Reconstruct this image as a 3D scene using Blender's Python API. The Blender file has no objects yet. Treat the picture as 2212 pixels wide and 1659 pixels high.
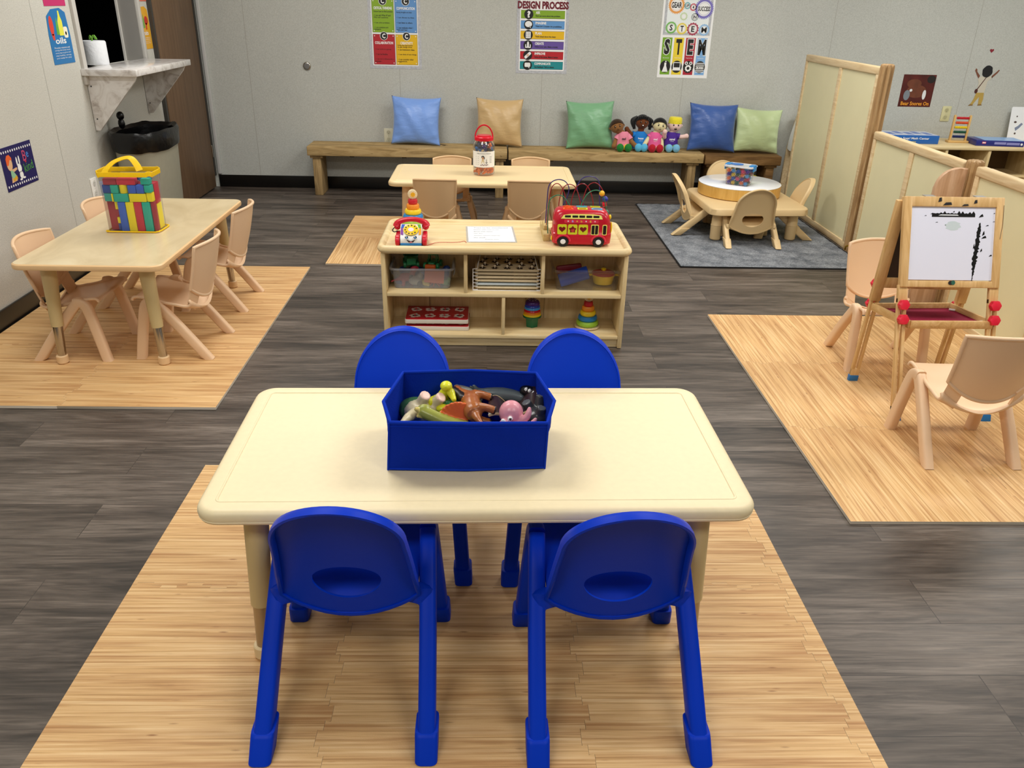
import bpy, bmesh, math, random
from mathutils import Vector as V, Matrix as M, Euler
from mathutils.bvhtree import BVHTree
rnd = random.Random(11)
SC = bpy.context.scene
COL = SC.collection
PI = math.pi
def T(x, y, z): return M.Translation((x, y, z))
def RX(d): return M.Rotation(math.radians(d), 4, 'X')
def RY(d): return M.Rotation(math.radians(d), 4, 'Y')
def RZ(d): return M.Rotation(math.radians(d), 4, 'Z')
def S(x, y, z): return M.Diagonal((x, y, z, 1))
I4 = M.Identity(4)
def lin(h):
    h = h.lstrip('#'); o = []
    for i in (0, 2, 4):
        c = int(h[i:i+2], 16)/255
        o.append(c/12.92 if c <= .04045 else ((c+.055)/1.055)**2.4)
    return (*o, 1)
# ---------------------------------------------------------------- materials
MC = {}
def newmat(name):
    m = bpy.data.materials.new(name); m.use_nodes = True
    nt = m.node_tree; b = nt.nodes['Principled BSDF']
    return m, nt, b
def tex(nt, t, **k):
    n = nt.nodes.new(t)
    for a, v in k.items():
        if a in n.inputs: n.inputs[a].default_value = v
        else: setattr(n, a, v)
    return n
def coords(nt, scale=(1, 1, 1), rot=(0, 0, 0), out='Object', loc=(0, 0, 0)):
    c = nt.nodes.new('ShaderNodeTexCoord'); mp = nt.nodes.new('ShaderNodeMapping')
    mp.inputs['Scale'].default_value = scale; mp.inputs['Rotation'].default_value = rot; mp.inputs['Location'].default_value = loc
    nt.links.new(c.outputs[out], mp.inputs[0]); return mp.outputs[0]
def ramp(nt, fac, stops):
    r = nt.nodes.new('ShaderNodeValToRGB'); e = r.color_ramp.elements
    while len(e) < len(stops): e.new(.5)
    for i, (p, c) in enumerate(stops):
        e[i].position = p; e[i].color = lin(c) if isinstance(c, str) else (c, c, c, 1)
    nt.links.new(fac, r.inputs[0]); return r.outputs[0]
def mixc(nt, fac, a, b, mode='MIX'):
    n = nt.nodes.new('ShaderNodeMix'); n.data_type = 'RGBA'; n.blend_type = mode
    for i, v in ((0, fac), (6, a), (7, b)):
        if hasattr(v, 'default_value') or hasattr(v, 'links'): nt.links.new(v, n.inputs[i])
        elif isinstance(v, str): n.inputs[i].default_value = lin(v)
        else: n.inputs[i].default_value = v
    return n.outputs[2]
def bump(nt, b, h, strength, dist=.01):
    n = nt.nodes.new('ShaderNodeBump'); n.inputs['Strength'].default_value = strength; n.inputs['Distance'].default_value = dist
    nt.links.new(h, n.inputs['Height']); nt.links.new(n.outputs[0], b.inputs['Normal'])
def C(h, rough=.5, spec=.5, metal=0, alpha=1, var=0, vs=30, bmp=0, bs=200, sheen=0, coat=0, emit=0, trans=0):
    """plain procedural material: one colour, optionally with soft noise variation and fine bump"""
    key = (h, rough, spec, metal, alpha, var, vs, bmp, bs, sheen, coat, emit, trans)
    if key in MC: return MC[key]
    m, nt, b = newmat('paint_%d' % len(MC))
    b.inputs['Roughness'].default_value = rough; b.inputs['Specular IOR Level'].default_value = spec
    b.inputs['Metallic'].default_value = metal; b.inputs['Alpha'].default_value = alpha
    b.inputs['Sheen Weight'].default_value = sheen; b.inputs['Coat Weight'].default_value = coat
    b.inputs['Transmission Weight'].default_value = trans
    if emit: b.inputs['Emission Color'].default_value = lin(h); b.inputs['Emission Strength'].default_value = emit
    c = lin(h); b.inputs['Base Color'].default_value = c
    if var or bmp:
        co = coords(nt)
        if var:
            n = tex(nt, 'ShaderNodeTexNoise', Scale=vs, Detail=4.0); nt.links.new(co, n.inputs['Vector'])
            lo = tuple(x*(1-var) for x in c[:3])+(1,); hi = tuple(min(1, x*(1+var)) for x in c[:3])+(1,)
            r = nt.nodes.new('ShaderNodeValToRGB'); e = r.color_ramp.elements
            e[0].position = .3; e[0].color = lo; e[1].position = .7; e[1].color = hi
            nt.links.new(n.outputs['Fac'], r.inputs[0]); nt.links.new(r.outputs[0], b.inputs['Base Color'])
        if bmp:
            n2 = tex(nt, 'ShaderNodeTexNoise', Scale=bs, Detail=3.0); nt.links.new(co, n2.inputs['Vector'])
            bump(nt, b, n2.outputs['Fac'], bmp, .004)
    MC[key] = m; return m
def wood(name, stops, scale, rough=.45, spec=.4, knots=None, bmp=.05, detail=6.0, dist=1.2):
    m, nt, b = newmat(name); co = coords(nt, scale)
    n = tex(nt, 'ShaderNodeTexNoise', Scale=1.0, Detail=detail, Roughness=.6, Distortion=dist); nt.links.new(co, n.inputs['Vector'])
    col = ramp(nt, n.outputs['Fac'], stops)
    if knots:
        k = tex(nt, 'ShaderNodeTexNoise', Scale=knots[0], Detail=2.0, Distortion=.5); nt.links.new(coords(nt, knots[2]), k.inputs['Vector'])
        f = ramp(nt, k.outputs['Fac'], [(knots[3], 0.), (knots[3]+.07, 1.)]); col = mixc(nt, f, col, knots[1])
    nt.links.new(col, b.inputs['Base Color']); b.inputs['Roughness'].default_value = rough; b.inputs['Specular IOR Level'].default_value = spec
    if bmp: bump(nt, b, n.outputs['Fac'], bmp, .003)
    return m
def mat_wall(name, base, spk):
    m, nt, b = newmat(name); co = coords(nt)
    n = tex(nt, 'ShaderNodeTexNoise', Scale=190.0, Detail=2.0, Roughness=.7); nt.links.new(co, n.inputs['Vector'])
    n2 = tex(nt, 'ShaderNodeTexNoise', Scale=1.3, Detail=3.0); nt.links.new(co, n2.inputs['Vector'])
    c = ramp(nt, n.outputs['Fac'], [(.3, spk), (.62, base)]); c2 = mixc(nt, .10, c, ramp(nt, n2.outputs['Fac'], [(.3, '#8f8d88'), (.7, '#ffffff')]), 'MULTIPLY')
    nt.links.new(c2, b.inputs['Base Color']); b.inputs['Roughness'].default_value = .8; b.inputs['Specular IOR Level'].default_value = .25
    bump(nt, b, n.outputs['Fac'], .12, .003); return m
def mat_floor():
    m, nt, b = newmat('floor_planks'); co = coords(nt)
    br = tex(nt, 'ShaderNodeTexBrick', Scale=1.0); br.offset = .37; br.inputs['Mortar Size'].default_value = .0012
    br.inputs['Brick Width'].default_value = 1.22; br.inputs['Row Height'].default_value = .182; br.inputs['Mortar Smooth'].default_value = .2
    br.inputs['Color1'].default_value = (.25, .25, .25, 1); br.inputs['Color2'].default_value = (.75, .75, .75, 1); br.inputs['Mortar'].default_value = (0, 0, 0, 1)
    nt.links.new(co, br.inputs['Vector'])
    # offset the grain per plank
    add = nt.nodes.new('ShaderNodeVectorMath'); add.operation = 'MULTIPLY_ADD'
    nt.links.new(br.outputs['Color'], add.inputs[0]); add.inputs[1].default_value = (9, 5, 3); nt.links.new(co, add.inputs[2])
    def grain(sx, sy, det, dis):
        mp = nt.nodes.new('ShaderNodeMapping'); mp.inputs['Scale'].default_value = (sx, sy, 1); nt.links.new(add.outputs[0], mp.inputs[0])
        n = tex(nt, 'ShaderNodeTexNoise', Scale=1.0, Detail=det, Roughness=.65, Distortion=dis); nt.links.new(mp.outputs[0], n.inputs['Vector']); return n.outputs['Fac']
    g1 = grain(1.1, 7.5, 4.0, .8); g2 = grain(5.0, 95.0, 5.0, .6); g3 = grain(2.2, 26.0, 6.0, 2.2)
    c = ramp(nt, g1, [(.32, '#332c27'), (.5, '#665b52'), (.70, '#857a70')])
    c = mixc(nt, .75, c, ramp(nt, g2, [(.25, '#6e6863'), (.6, '#ffffff')]), 'MULTIPLY')
    c = mixc(nt, .55, c, ramp(nt, g3, [(.3, '#5c5753'), (.62, '#ffffff')]), 'MULTIPLY')
    c = mixc(nt, .22, c, br.outputs['Color'], 'OVERLAY')
    c = mixc(nt, ramp(nt, br.outputs['Fac'], [(0., 0.), (1., .55)]), c, '#1a1715')
    nt.links.new(c, b.inputs['Base Color'])
    r = ramp(nt, g2, [(.2, .34), (.8, .5)]); nt.links.new(r, b.inputs['Roughness']); b.inputs['Specular IOR Level'].default_value = .5
    bump(nt, b, g2, .10, .002); return m
def mat_bamboo(name, tone=('#a47846', '#dcb179', '#f0d09d'), yscale=120.0):
    m, nt, b = newmat(name); co = coords(nt, (1.7, yscale, 1))
    n = tex(nt, 'ShaderNodeTexNoise', Scale=1.0, Detail=5.0, Roughness=.7, Distortion=.3); nt.links.new(co, n.inputs['Vector'])
    co2 = coords(nt, (2.6, 42, 1)); n2 = tex(nt, 'ShaderNodeTexNoise', Scale=1.0, Detail=3.0, Distortion=.4); nt.links.new(co2, n2.inputs['Vector'])
    c = ramp(nt, n.outputs['Fac'], [(.28, tone[0]), (.48, tone[1]), (.68, tone[2])])
    c = mixc(nt, .5, c, ramp(nt, n2.outputs['Fac'], [(.28, '#b98a5c'), (.55, '#ffffff')]), 'MULTIPLY')
    co3 = coords(nt, (11, 55, 1)); v = tex(nt, 'ShaderNodeTexVoronoi', Scale=1.0); nt.links.new(co3, v.inputs['Vector'])
    kn = ramp(nt, v.outputs['Distance'], [(.05, .75), (.17, 0.)])
    co4 = coords(nt, (5, 20, 1)); n4 = tex(nt, 'ShaderNodeTexNoise', Scale=1.0, Detail=1.0); nt.links.new(co4, n4.inputs['Vector'])
    k2 = nt.nodes.new('ShaderNodeMath'); k2.operation = 'MULTIPLY'; nt.links.new(kn, k2.inputs[0]); nt.links.new(ramp(nt, n4.outputs['Fac'], [(.52, 0.), (.6, 1.)]), k2.inputs[1])
    c = mixc(nt, k2.outputs[0], c, '#8d5a33')
    nt.links.new(c, b.inputs['Base Color']); b.inputs['Roughness'].default_value = .5; b.inputs['Specular IOR Level'].default_value = .35
    w = tex(nt, 'ShaderNodeTexNoise', Scale=350.0, Detail=1.0); nt.links.new(coords(nt), w.inputs['Vector']); bump(nt, b, w.outputs['Fac'], .15, .002)
    return m
def mat_marble():
    m, nt, b = newmat('marble_laminate'); co = coords(nt, (6, 6, 6))
    n = tex(nt, 'ShaderNodeTexNoise', Scale=1.6, Detail=7.0, Roughness=.6, Distortion=1.6); nt.links.new(co, n.inputs['Vector'])
    c = ramp(nt, n.outputs['Fac'], [(.28, '#a59a93'), (.40, '#cbc5c0'), (.52, '#e0ddda'), (.75, '#eae8e6')])
    nt.links.new(c, b.inputs['Base Color']); b.inputs['Roughness'].default_value = .16; b.inputs['Specular IOR Level'].default_value = .6; return m
def mat_rug():
    m, nt, b = newmat('rug_pile'); co = coords(nt)
    n = tex(nt, 'ShaderNodeTexNoise', Scale=9.0, Detail=6.0, Roughness=.7); nt.links.new(co, n.inputs['Vector'])
    n2 = tex(nt, 'ShaderNodeTexNoise', Scale=130.0, Detail=3.0, Roughness=.8); nt.links.new(co, n2.inputs['Vector'])
    c = ramp(nt, n.outputs['Fac'], [(.35, '#7b8088'), (.65, '#b6bac0')]); c = mixc(nt, .8, c, ramp(nt, n2.outputs['Fac'], [(.3, '#6e7074'), (.65, '#ffffff')]), 'MULTIPLY')
    nt.links.new(c, b.inputs['Base Color']); b.inputs['Roughness'].default_value = .95; b.inputs['Specular IOR Level'].default_value = .1
    bump(nt, b, n2.outputs['Fac'], .9, .01); return m
def mat_clear(name, tint='#ffffff', body=.10, gloss=.06, rough=.05):
    m, nt, b = newmat(name); out = nt.nodes['Material Output']
    tr = tex(nt, 'ShaderNodeBsdfTransparent'); gl = tex(nt, 'ShaderNodeBsdfGlossy', Roughness=rough); df = tex(nt, 'ShaderNodeBsdfDiffuse'); df.inputs[0].default_value = lin(tint)
    fr = tex(nt, 'ShaderNodeFresnel', IOR=1.35); m1 = nt.nodes.new('ShaderNodeMixShader'); m2 = nt.nodes.new('ShaderNodeMixShader')
    m1.inputs[0].default_value = body; nt.links.new(tr.outputs[0], m1.inputs[1]); nt.links.new(df.outputs[0], m1.inputs[2])
    ad = tex(nt, 'ShaderNodeMath', operation='MULTIPLY_ADD'); nt.links.new(fr.outputs[0], ad.inputs[0]); ad.inputs[1].default_value = .5; ad.inputs[2].default_value = gloss-.02
    nt.links.new(ad.outputs[0], m2.inputs[0]); nt.links.new(m1.outputs[0], m2.inputs[1]); nt.links.new(gl.outputs[0], m2.inputs[2]); nt.links.new(m2.outputs[0], out.inputs[0])
    return m
# ---------------------------------------------------------------- mesh builder
def rrect(w, d, r, n=6, cx=0, cy=0):
    r = min(r, w/2-1e-5, d/2-1e-5); p = []
    for sx, sy, a0 in ((1, -1, -90), (1, 1, 0), (-1, 1, 90), (-1, -1, 180)):
        for i in range(n+1):
            a = math.radians(a0+90*i/n); p.append((cx+sx*(w/2-r)+r*math.cos(a), cy+sy*(d/2-r)+r*math.sin(a)))
    return p
def ell(rx, ry, n=24, cx=0, cy=0, a0=0): return [(cx+rx*math.cos(a0+2*PI*i/n), cy+ry*math.sin(a0+2*PI*i/n)) for i in range(n)]
def star(n, r0, r1, cx=0, cy=0, a0=PI/2): return [(cx+(r0 if i % 2 == 0 else r1)*math.cos(a0+PI*i/n), cy+(r0 if i % 2 == 0 else r1)*math.sin(a0+PI*i/n)) for i in range(2*n)]
def heart(s, cx=0, cy=0, n=24):
    return [(cx+s*16*math.sin(t)**3/17, cy+s*(13*math.cos(t)-5*math.cos(2*t)-2*math.cos(3*t)-math.cos(4*t)+2)/17) for t in (-2*PI*i/n for i in range(n))]
def spline(pts, k=6):
    p = [V(q) for q in pts]; o = []
    for i in range(len(p)-1):
        a = p[max(i-1, 0)]; b = p[i]; c = p[i+1]; d = p[min(i+2, len(p)-1)]
        for j in range(k):
            t = j/k; o.append(.5*((2*b)+(c-a)*t+(2*a-5*b+4*c-d)*t*t+(3*b-a-3*c+d)*t**3))
    o.append(p[-1]); return o
class MB:
    def __init__(s, *mats): s.bm = bmesh.new(); s.mats = list(mats); s.cur = 0; s.x = I4
    def use(s, m):
        if m not in s.mats: s.mats.append(m)
        s.cur = s.mats.index(m); return s
    def _f(s, vs):
        try:
            f = s.bm.faces.new(vs); f.material_index = s.cur; f.smooth = True; return f
        except ValueError: return None
    def v(s, p): return s.bm.verts.new(s.x @ V(p))
    def absorb(s, tb, mx=I4):
        mp = {}; mx = s.x @ mx
        for q in tb.verts: mp[q] = s.bm.verts.new(mx @ q.co)
        fl = mx.determinant() < 0
        for f in tb.faces:
            vs = [mp[q] for q in f.verts]; s._f(vs[::-1] if fl else vs)
        tb.free()
    def box(s, c, size, mx=I4, bev=0, seg=2):
        tb = bmesh.new(); bmesh.ops.create_cube(tb, size=1.0, matrix=S(*size))
        if bev: bmesh.ops.bevel(tb, geom=tb.edges[:], offset=min(bev, .49*min(size)), segments=seg, affect='EDGES', profile=.5)
        s.absorb(tb, T(*c) @ mx); return s
    def loft(s, rings, cap0=True, cap1=True, closed=True):
        R_ = [[s.v(p) for p in r] for r in rings]; n = len(R_[0])
        for a, b in zip(R_, R_[1:]):
            for i in range(n if closed else n-1): s._f([a[i], a[(i+1) % n], b[(i+1) % n], b[i]])
        if cap0: s._f(R_[0][::-1])
        if cap1: s._f(R_[-1])
        return s
    def lathe(s, prof, n=24, mx=I4, sx=1, sy=1):
        o = s.x; s.x = o @ mx
        s.loft([[(sx*r*math.cos(2*PI*i/n), sy*r*math.sin(2*PI*i/n), z) for i in range(n)] for r, z in prof]); s.x = o; return s
    def cyl(s, p0, p1, r0, r1=None, n=14):
        return s.tube([p0, p1], [r0, r0 if r1 is None else r1], n)
    def tube(s, pts, r, n=10, closed=False, caps=True, flat=None, up=None):
        """sweep: round (radius r or list) or with flat=(a,b) half sizes; up fixes the section's second axis"""
        P = [V(p) for p in pts]; N = len(P); rr = r if isinstance(r, (list, tuple)) else [r]*N; rings = []; prev = None
        for i in range(N):
            t = (P[(i+1) % N]-P[i-1]) if closed else (P[min(i+1, N-1)]-P[max(i-1, 0)])
            t.normalize()
            if up is not None: a = V(up)-t*t.dot(V(up)); a = a if a.length > 1e-4 else t.orthogonal()
            elif prev is None: a = t.orthogonal()
            else: a = prev-t*prev.dot(t)
            a.normalize(); prev = a; b = t.cross(a); ring = []
            for k in range(n):
                th = 2*PI*(k+.5)/n; c_, s_ = math.cos(th), math.sin(th)
                if flat:
                    e = .45; f0 = flat(i/(N-1)) if callable(flat) else flat
                    ring.append(P[i]+b*(f0[0]*math.copysign(abs(c_)**e, c_))+a*(f0[1]*math.copysign(abs(s_)**e, s_)))
                else: ring.append(P[i]+(a*s_+b*c_)*rr[i])
            rings.append(ring)
        if closed: rings.append(rings[0]); return s.loft(rings, False, False)
        return s.loft(rings, caps, caps)
    def ball(s, c, r, n=12, mx=I4):
        r = (r, r, r) if not isinstance(r, (tuple, list)) else r
        tb = bmesh.new(); bmesh.ops.create_uvsphere(tb, u_segments=n, v_segments=max(6, n*2//3), radius=1.0)
        s.absorb(tb, T(*c) @ mx @ S(*r)); return s
    def prism(s, poly, z0, z1, mx=I4, bev=0, seg=2):
        tb = bmesh.new(); a = [tb.verts.new((x, y, z0)) for x, y in poly]; b = [tb.verts.new((x, y, z1)) for x, y in poly]; n = len(poly)
        ar = sum(poly[i][0]*poly[(i+1) % n][1]-poly[(i+1) % n][0]*poly[i][1] for i in range(n))
        if ar < 0: a.reverse(); b.reverse()
        tb.faces.new(a[::-1]); tb.faces.new(b)
        for i in range(n): tb.faces.new([a[i], a[(i+1) % n], b[(i+1) % n], b[i]])
        if bev:
            es = [e for e in tb.edges if abs(e.verts[0].co.z-e.verts[1].co.z) < 1e-7]
            bmesh.ops.bevel(tb, geom=es, offset=bev, segments=seg, affect='EDGES', profile=.5)
        s.absorb(tb, mx); return s
    def flat(s, poly, mx=I4):
        o = s.x; s.x = o @ mx; n = len(poly)
        ar = sum(poly[i][0]*poly[(i+1) % n][1]-poly[(i+1) % n][0]*poly[i][1] for i in range(n))
        s._f([s.v((x, y, 0)) for x, y in (poly if ar > 0 else poly[::-1])]); s.x = o; return s
    def surf(s, fn, nu, nv, thick=0, closeu=False):
        G = [[V(fn(i/nu, j/nv)) for j in range(nv+1)] for i in range(nu+1)]
        if not thick: return s.loft(G, False, False, False)
        def nrm(i, j):
            du = G[min(i+1, nu)][j]-G[max(i-1, 0)][j]; dv = G[i][min(j+1, nv)]-G[i][max(j-1, 0)]; k = du.cross(dv)
            return k.normalized() if k.length > 1e-12 else V((0, 0, 1))
        A = [[s.v(G[i][j]) for j in range(nv+1)] for i in range(nu+1)]
        B = [[s.v(G[i][j]-nrm(i, j)*thick) for j in range(nv+1)] for i in range(nu+1)]
        for i in range(nu):
            for j in range(nv):
                s._f([A[i][j], A[i+1][j], A[i+1][j+1], A[i][j+1]]); s._f([B[i][j], B[i][j+1], B[i+1][j+1], B[i+1][j]])
        for i in range(nu): s._f([A[i][0], B[i][0], B[i+1][0], A[i+1][0]]); s._f([A[i][nv], A[i+1][nv], B[i+1][nv], B[i][nv]])
        for j in range(nv): s._f([A[0][j], A[0][j+1], B[0][j+1], B[0][j]]); s._f([A[nu][j], B[nu][j], B[nu][j+1], A[nu][j+1]])
        return s
    def text(s, body, w=None, h=None, mx=I4, bold=0, align='C', ext=0):
        cu = bpy.data.curves.new('t', 'FONT'); cu.body = body; cu.size = 1; cu.offset = bold; cu.resolution_u = 2; cu.extrude = ext
        ob = bpy.data.objects.new('t', cu); COL.objects.link(ob)
        dg = bpy.context.evaluated_depsgraph_get(); me = bpy.data.meshes.new_from_object(ob.evaluated_get(dg))
        tb = bmesh.new(); tb.from_mesh(me)
        xs = [q.co.x for q in tb.verts]; ys = [q.co.y for q in tb.verts]; x0, x1, y0, y1 = min(xs), max(xs), min(ys), max(ys)
        sx = w/(x1-x0) if w else (h/(y1-y0)); sy = h/(y1-y0) if h else sx
        ox = {'C': -(x0+x1)/2, 'L': -x0, 'R': -x1}[align]
        s.absorb(tb, mx @ S(sx, sy, 1) @ T(ox, -(y0+y1)/2, 0))
        bpy.data.objects.remove(ob); bpy.data.curves.remove(cu); bpy.data.meshes.remove(me); return s
    def mesh(s, name, ang=38):
        me = bpy.data.meshes.new(name); bmesh.ops.recalc_face_normals(s.bm, faces=s.bm.faces[:]) if ang > 0 else None
        s.bm.to_mesh(me); s.bm.free()
        for m in s.mats: me.materials.append(m)
        if ang > 0: me.set_sharp_from_angle(angle=math.radians(ang))
        return me
    def build(s, name, parent=None, mx=None, ang=38):
        o = bpy.data.objects.new(name, s.mesh(name, ang)); COL.objects.link(o)
        if parent: o.parent = parent
        if mx is not None: o.matrix_basis = mx
        return o
    def blob(s, name, parent=None, vox=.004, smooth=3, mx=None):
        """fuse everything into one continuous skin, each region keeping its colour"""
        src = s.bm.copy(); src.faces.ensure_lookup_table(); tree = BVHTree.FromBMesh(src)
        me = s.mesh('b'); o = bpy.data.objects.new('b', me); COL.objects.link(o)
        r = o.modifiers.new('r', 'REMESH'); r.mode = 'VOXEL'; r.voxel_size = vox; r.use_smooth_shade = True
        if smooth: k = o.modifiers.new('s', 'SMOOTH'); k.iterations = smooth; k.factor = .5
        dg = bpy.context.evaluated_depsgraph_get(); m2 = bpy.data.meshes.new_from_object(o.evaluated_get(dg)); m2.name = name
        m2.materials.clear()
        for m in s.mats: m2.materials.append(m)
        for p in m2.polygons:
            hit = tree.find_nearest(p.center); p.material_index = src.faces[hit[2]].material_index if hit[2] is not None else 0; p.use_smooth = True
        src.free(); bpy.data.objects.remove(o); bpy.data.meshes.remove(me)
        q = bpy.data.objects.new(name, m2); COL.objects.link(q)
        if parent: q.parent = parent
        if mx is not None: q.matrix_basis = mx
        return q
def tag(o, label, cat, group=None, kind=None):
    o['label'] = label; o['category'] = cat
    if group: o['group'] = group
    if kind: o['kind'] = kind
    return o
def thing(name, label, cat, loc=(0, 0, 0), rz=0, group=None, mx=None):
    o = bpy.data.objects.new(name, None); o.empty_display_size = .05; COL.objects.link(o)
    o.matrix_basis = mx if mx is not None else T(*loc) @ RZ(rz)
    return tag(o, label, cat, group)
def struct(o): o['kind'] = 'structure'; return o
def dup(o, parent=None):
    c = o.copy(); COL.objects.link(c)
    if parent: c.parent = parent
    for ch in list(o.children): dup(ch, c)
    return c
def place(o, loc, rz=0, label=None, sc=None):
    o.matrix_basis = T(*loc) @ RZ(rz) @ (S(*sc) if sc else I4)
    if label: o['label'] = label
    return o
# shared materials
BLUE = C('#0036c2', .42, .12); CREAM = C('#f0e0b8', .42, .32, var=.02, vs=60); PEACH = C('#e6c396', .45, .4); PINKTAN = C('#ecc9a4', .42, .4); TAN = C('#d9bd8d', .45, .4)
CHROME = C('#b9b4ab', .18, .5, 1.0); BLACK = C('#0d0d0e', .5, .4); WHITE = C('#f2f2f0', .5, .4)
BIRCH = wood('birch_ply', [(.3, '#d8bd88'), (.55, '#ead3a2'), (.75, '#f2e0b8')], (3, 40, 40), .4, .4)
BIRCHV = wood('birch_upright', [(.3, '#d4b883'), (.55, '#e4cb98'), (.75, '#eedab0')], (40, 40, 3), .4, .4)
MAPLE = wood('maple_frame', [(.3, '#c9ab7f'), (.55, '#dcc49a'), (.75, '#e6d2ad')], (35, 3, 35), .45, .35)
PINE = wood('pine_easel', [(.3, '#c99f63'), (.55, '#dcb67d'), (.75, '#e6c592')], (40, 5, 40), .4, .4)
# ================================================================ room
XL, YB, XR, YF, ZC = -2.31, 6.95, 5.2, -3.0, 2.65
FLOOR = mat_floor(); WALLM = mat_wall('wall_vinyl', '#c6c8c2', '#b2b4ae'); WALL2 = mat_wall('wall_vinyl_warm', '#d2d1c9', '#bcbbb3')
struct(MB(FLOOR).box(((XL+XR)/2-.6, (YB+YF)/2, -.05), (XR-XL+1.4, YB-YF+.4, .1)).build('floor'))
struct(MB(C('#dedcd6', .9, .1, var=.03)).box(((XL+XR)/2-.6, (YB+YF)/2, ZC+.05), (XR-XL+1.4, YB-YF+.4, .1)).build('ceiling'))
b = MB(WALLM).box(((XL+XR)/2, YB+.05, ZC/2), (XR-XL, .1, ZC))
SEAM = C('#a9a8a1', .7)
b.use(SEAM)
for x in (-1.92, -.72, .427, 1.575, 2.74, 3.90): b.box((x, YB+.0021, ZC/2), (.005, .005, ZC))
struct(b.build('wall_back'))
struct(MB(WALLM).box((XR+.05, (YB+YF)/2, ZC/2), (.1, YB-YF, ZC)).build('wall_right'))
struct(MB(WALLM).box(((XL+XR)/2, YF-.05, ZC/2), (XR-XL, .1, ZC)).build('wall_front'))
# left wall with the serving hatch and the door opening cut out
HY0, HY1, HZ0, HZ1, DY0, DY1, DZ = 4.99, 5.86, 1.06, 2.0, 6.07, 6.90, 2.06
b = MB(WALL2)
def wl(y0, y1, z0, z1): b.box((XL-.06, (y0+y1)/2, (z0+z1)/2), (.12, y1-y0, z1-z0))
wl(YF, HY0, 0, ZC); wl(HY0, HY1, 0, HZ0); wl(HY0, HY1, HZ1, ZC); wl(HY1, DY0, 0, ZC); wl(DY0, DY1, DZ, ZC); wl(DY1, YB, 0, ZC)
b.use(SEAM)
for y in (.87, 2.09, 3.31, 4.53): b.box((XL-.0021, y, ZC/2), (.005, .005, ZC))
struct(b.build('wall_left'))
# dark kitchen seen through the hatch
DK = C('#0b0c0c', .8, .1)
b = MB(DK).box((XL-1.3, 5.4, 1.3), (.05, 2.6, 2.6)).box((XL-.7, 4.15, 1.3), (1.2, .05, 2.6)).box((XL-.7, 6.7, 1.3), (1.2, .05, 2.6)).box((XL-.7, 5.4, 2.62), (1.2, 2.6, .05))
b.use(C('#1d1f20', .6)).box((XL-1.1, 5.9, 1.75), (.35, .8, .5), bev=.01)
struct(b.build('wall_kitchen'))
TRIM = C('#c9c6c0', .5, .4); TRIMD = C('#8d8a85', .5, .4)
w1 = MB(TRIM)
w1.box((XL+.008, HY0-.022, 1.42), (.02, .045, .86), bev=.003).box((XL+.008, HY1+.018, 1.5), (.02, .036, 1.0), bev=.003).box((XL+.008, 5.43, HZ1+.02), (.02, .96, .04), bev=.003)
w1.use(TRIMD).box((XL-.06, HY1-.004, 1.53), (.12, .008, .94)).box((XL-.06, HY0+.004, 1.53), (.12, .008, .94))
w1.use(TRIM).box((XL-.115, HY1-.012, 1.53), (.012, .024, .94))
struct(w1.build('window_1'))
# door at the corner
DOORM = wood('door_veneer', [(.3, '#5c4632'), (.55, '#705740'), (.75, '#7c634a')], (60, 60, 2.2), .5, .35, bmp=.02)
d = struct(MB(DOORM).box((XL+.005, (DY0+DY1)/2, DZ/2+.003), (.045, DY1-DY0-.03, DZ-.02), bev=.003).build('door_1'))
MB(CHROME).box((XL+.03, DY1-.012, .3), (.012, .012, .1), bev=.004).box((XL+.03, DY1-.012, 1.75), (.012, .012, .1), bev=.004).build('door_hinge', d)
b = MB(C('#3a3733', .5)).box((XL+.01, DY0-.006, DZ/2+.06), (.03, .026, DZ)).box((XL+.01, DY1+.008, DZ/2+.1), (.04, .03, DZ))
struct(b.build('trim_1'))
struct(MB(C('#c8c8c6', .45)).box((XL+.055, YB-.012, ZC/2+.055), (.028, .024, ZC-.11), bev=.004).build('trim_2'))
BASE = C('#121110', .3, .5)
struct(MB(BASE).box(((XL+XR)/2+.02, YB-.006, .05), (XR-XL-.04, .012, .1), bev=.003).build('baseboard_back'))
struct(MB(BASE).box((XL+.006, (YF+DY0)/2-.01, .05), (.012, DY0-YF-.03, .1), bev=.003).build('baseboard_left'))
# ================================================================ hatch counter, roll, bin
MARB = mat_marble()
t = thing('wall_counter', 'grey marble-look serving counter below the kitchen hatch', 'counter', (XL, 5.39, 1.04))
MB(MARB).box((.155, 0, .018), (.31, .92, .036), bev=.003).build('countertop', t)
for y in (-.405, .405):
    bb = MB(MARB).prism([(.0, .0), (.285, .0), (.27, -.03), (.025, -.305), (.0, -.305)], -.008, .008, T(.003, y, 0) @ RX(90) @ S(1, 1, -1))
    bb.use(TRIM).box((.012, y+.014, -.15), (.02, .012, .3), bev=.002)
    bb.use(BLACK).ball((.022, y-.009, -.06), .004, 8).ball((.022, y-.009, -.24), .004, 8)
    bb.build('bracket', t)
t = thing('paper_towel_roll', 'white paper roll standing on the hatch counter', 'paper roll', (-2.36, 5.27, 1.0765))
MB(C('#e4e6ea', .9, .1, bmp=.5, bs=60)).lathe([(.02, 0), (.066, 0), (.068, .01), (.067, .125), (.062, .132), (.022, .131)], 32).build('roll', t)
g = MB(C('#6fae2f', .5))
for a, l in ((0, .03), (1.3, .025), (2.4, .022)):
    g.tube(spline([(0, 0, .125), (.006*math.cos(a), .006*math.sin(a), .15), (.018*math.cos(a), .018*math.sin(a), .155+l*.2), (.03*math.cos(a), .03*math.sin(a), .14)], 4), .004, 6)
tag(g.build('green_sprig', None, T(-2.36, 5.255, 1.0765)), 'small green curled sprig poking up above the white paper roll', 'plant')
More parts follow.
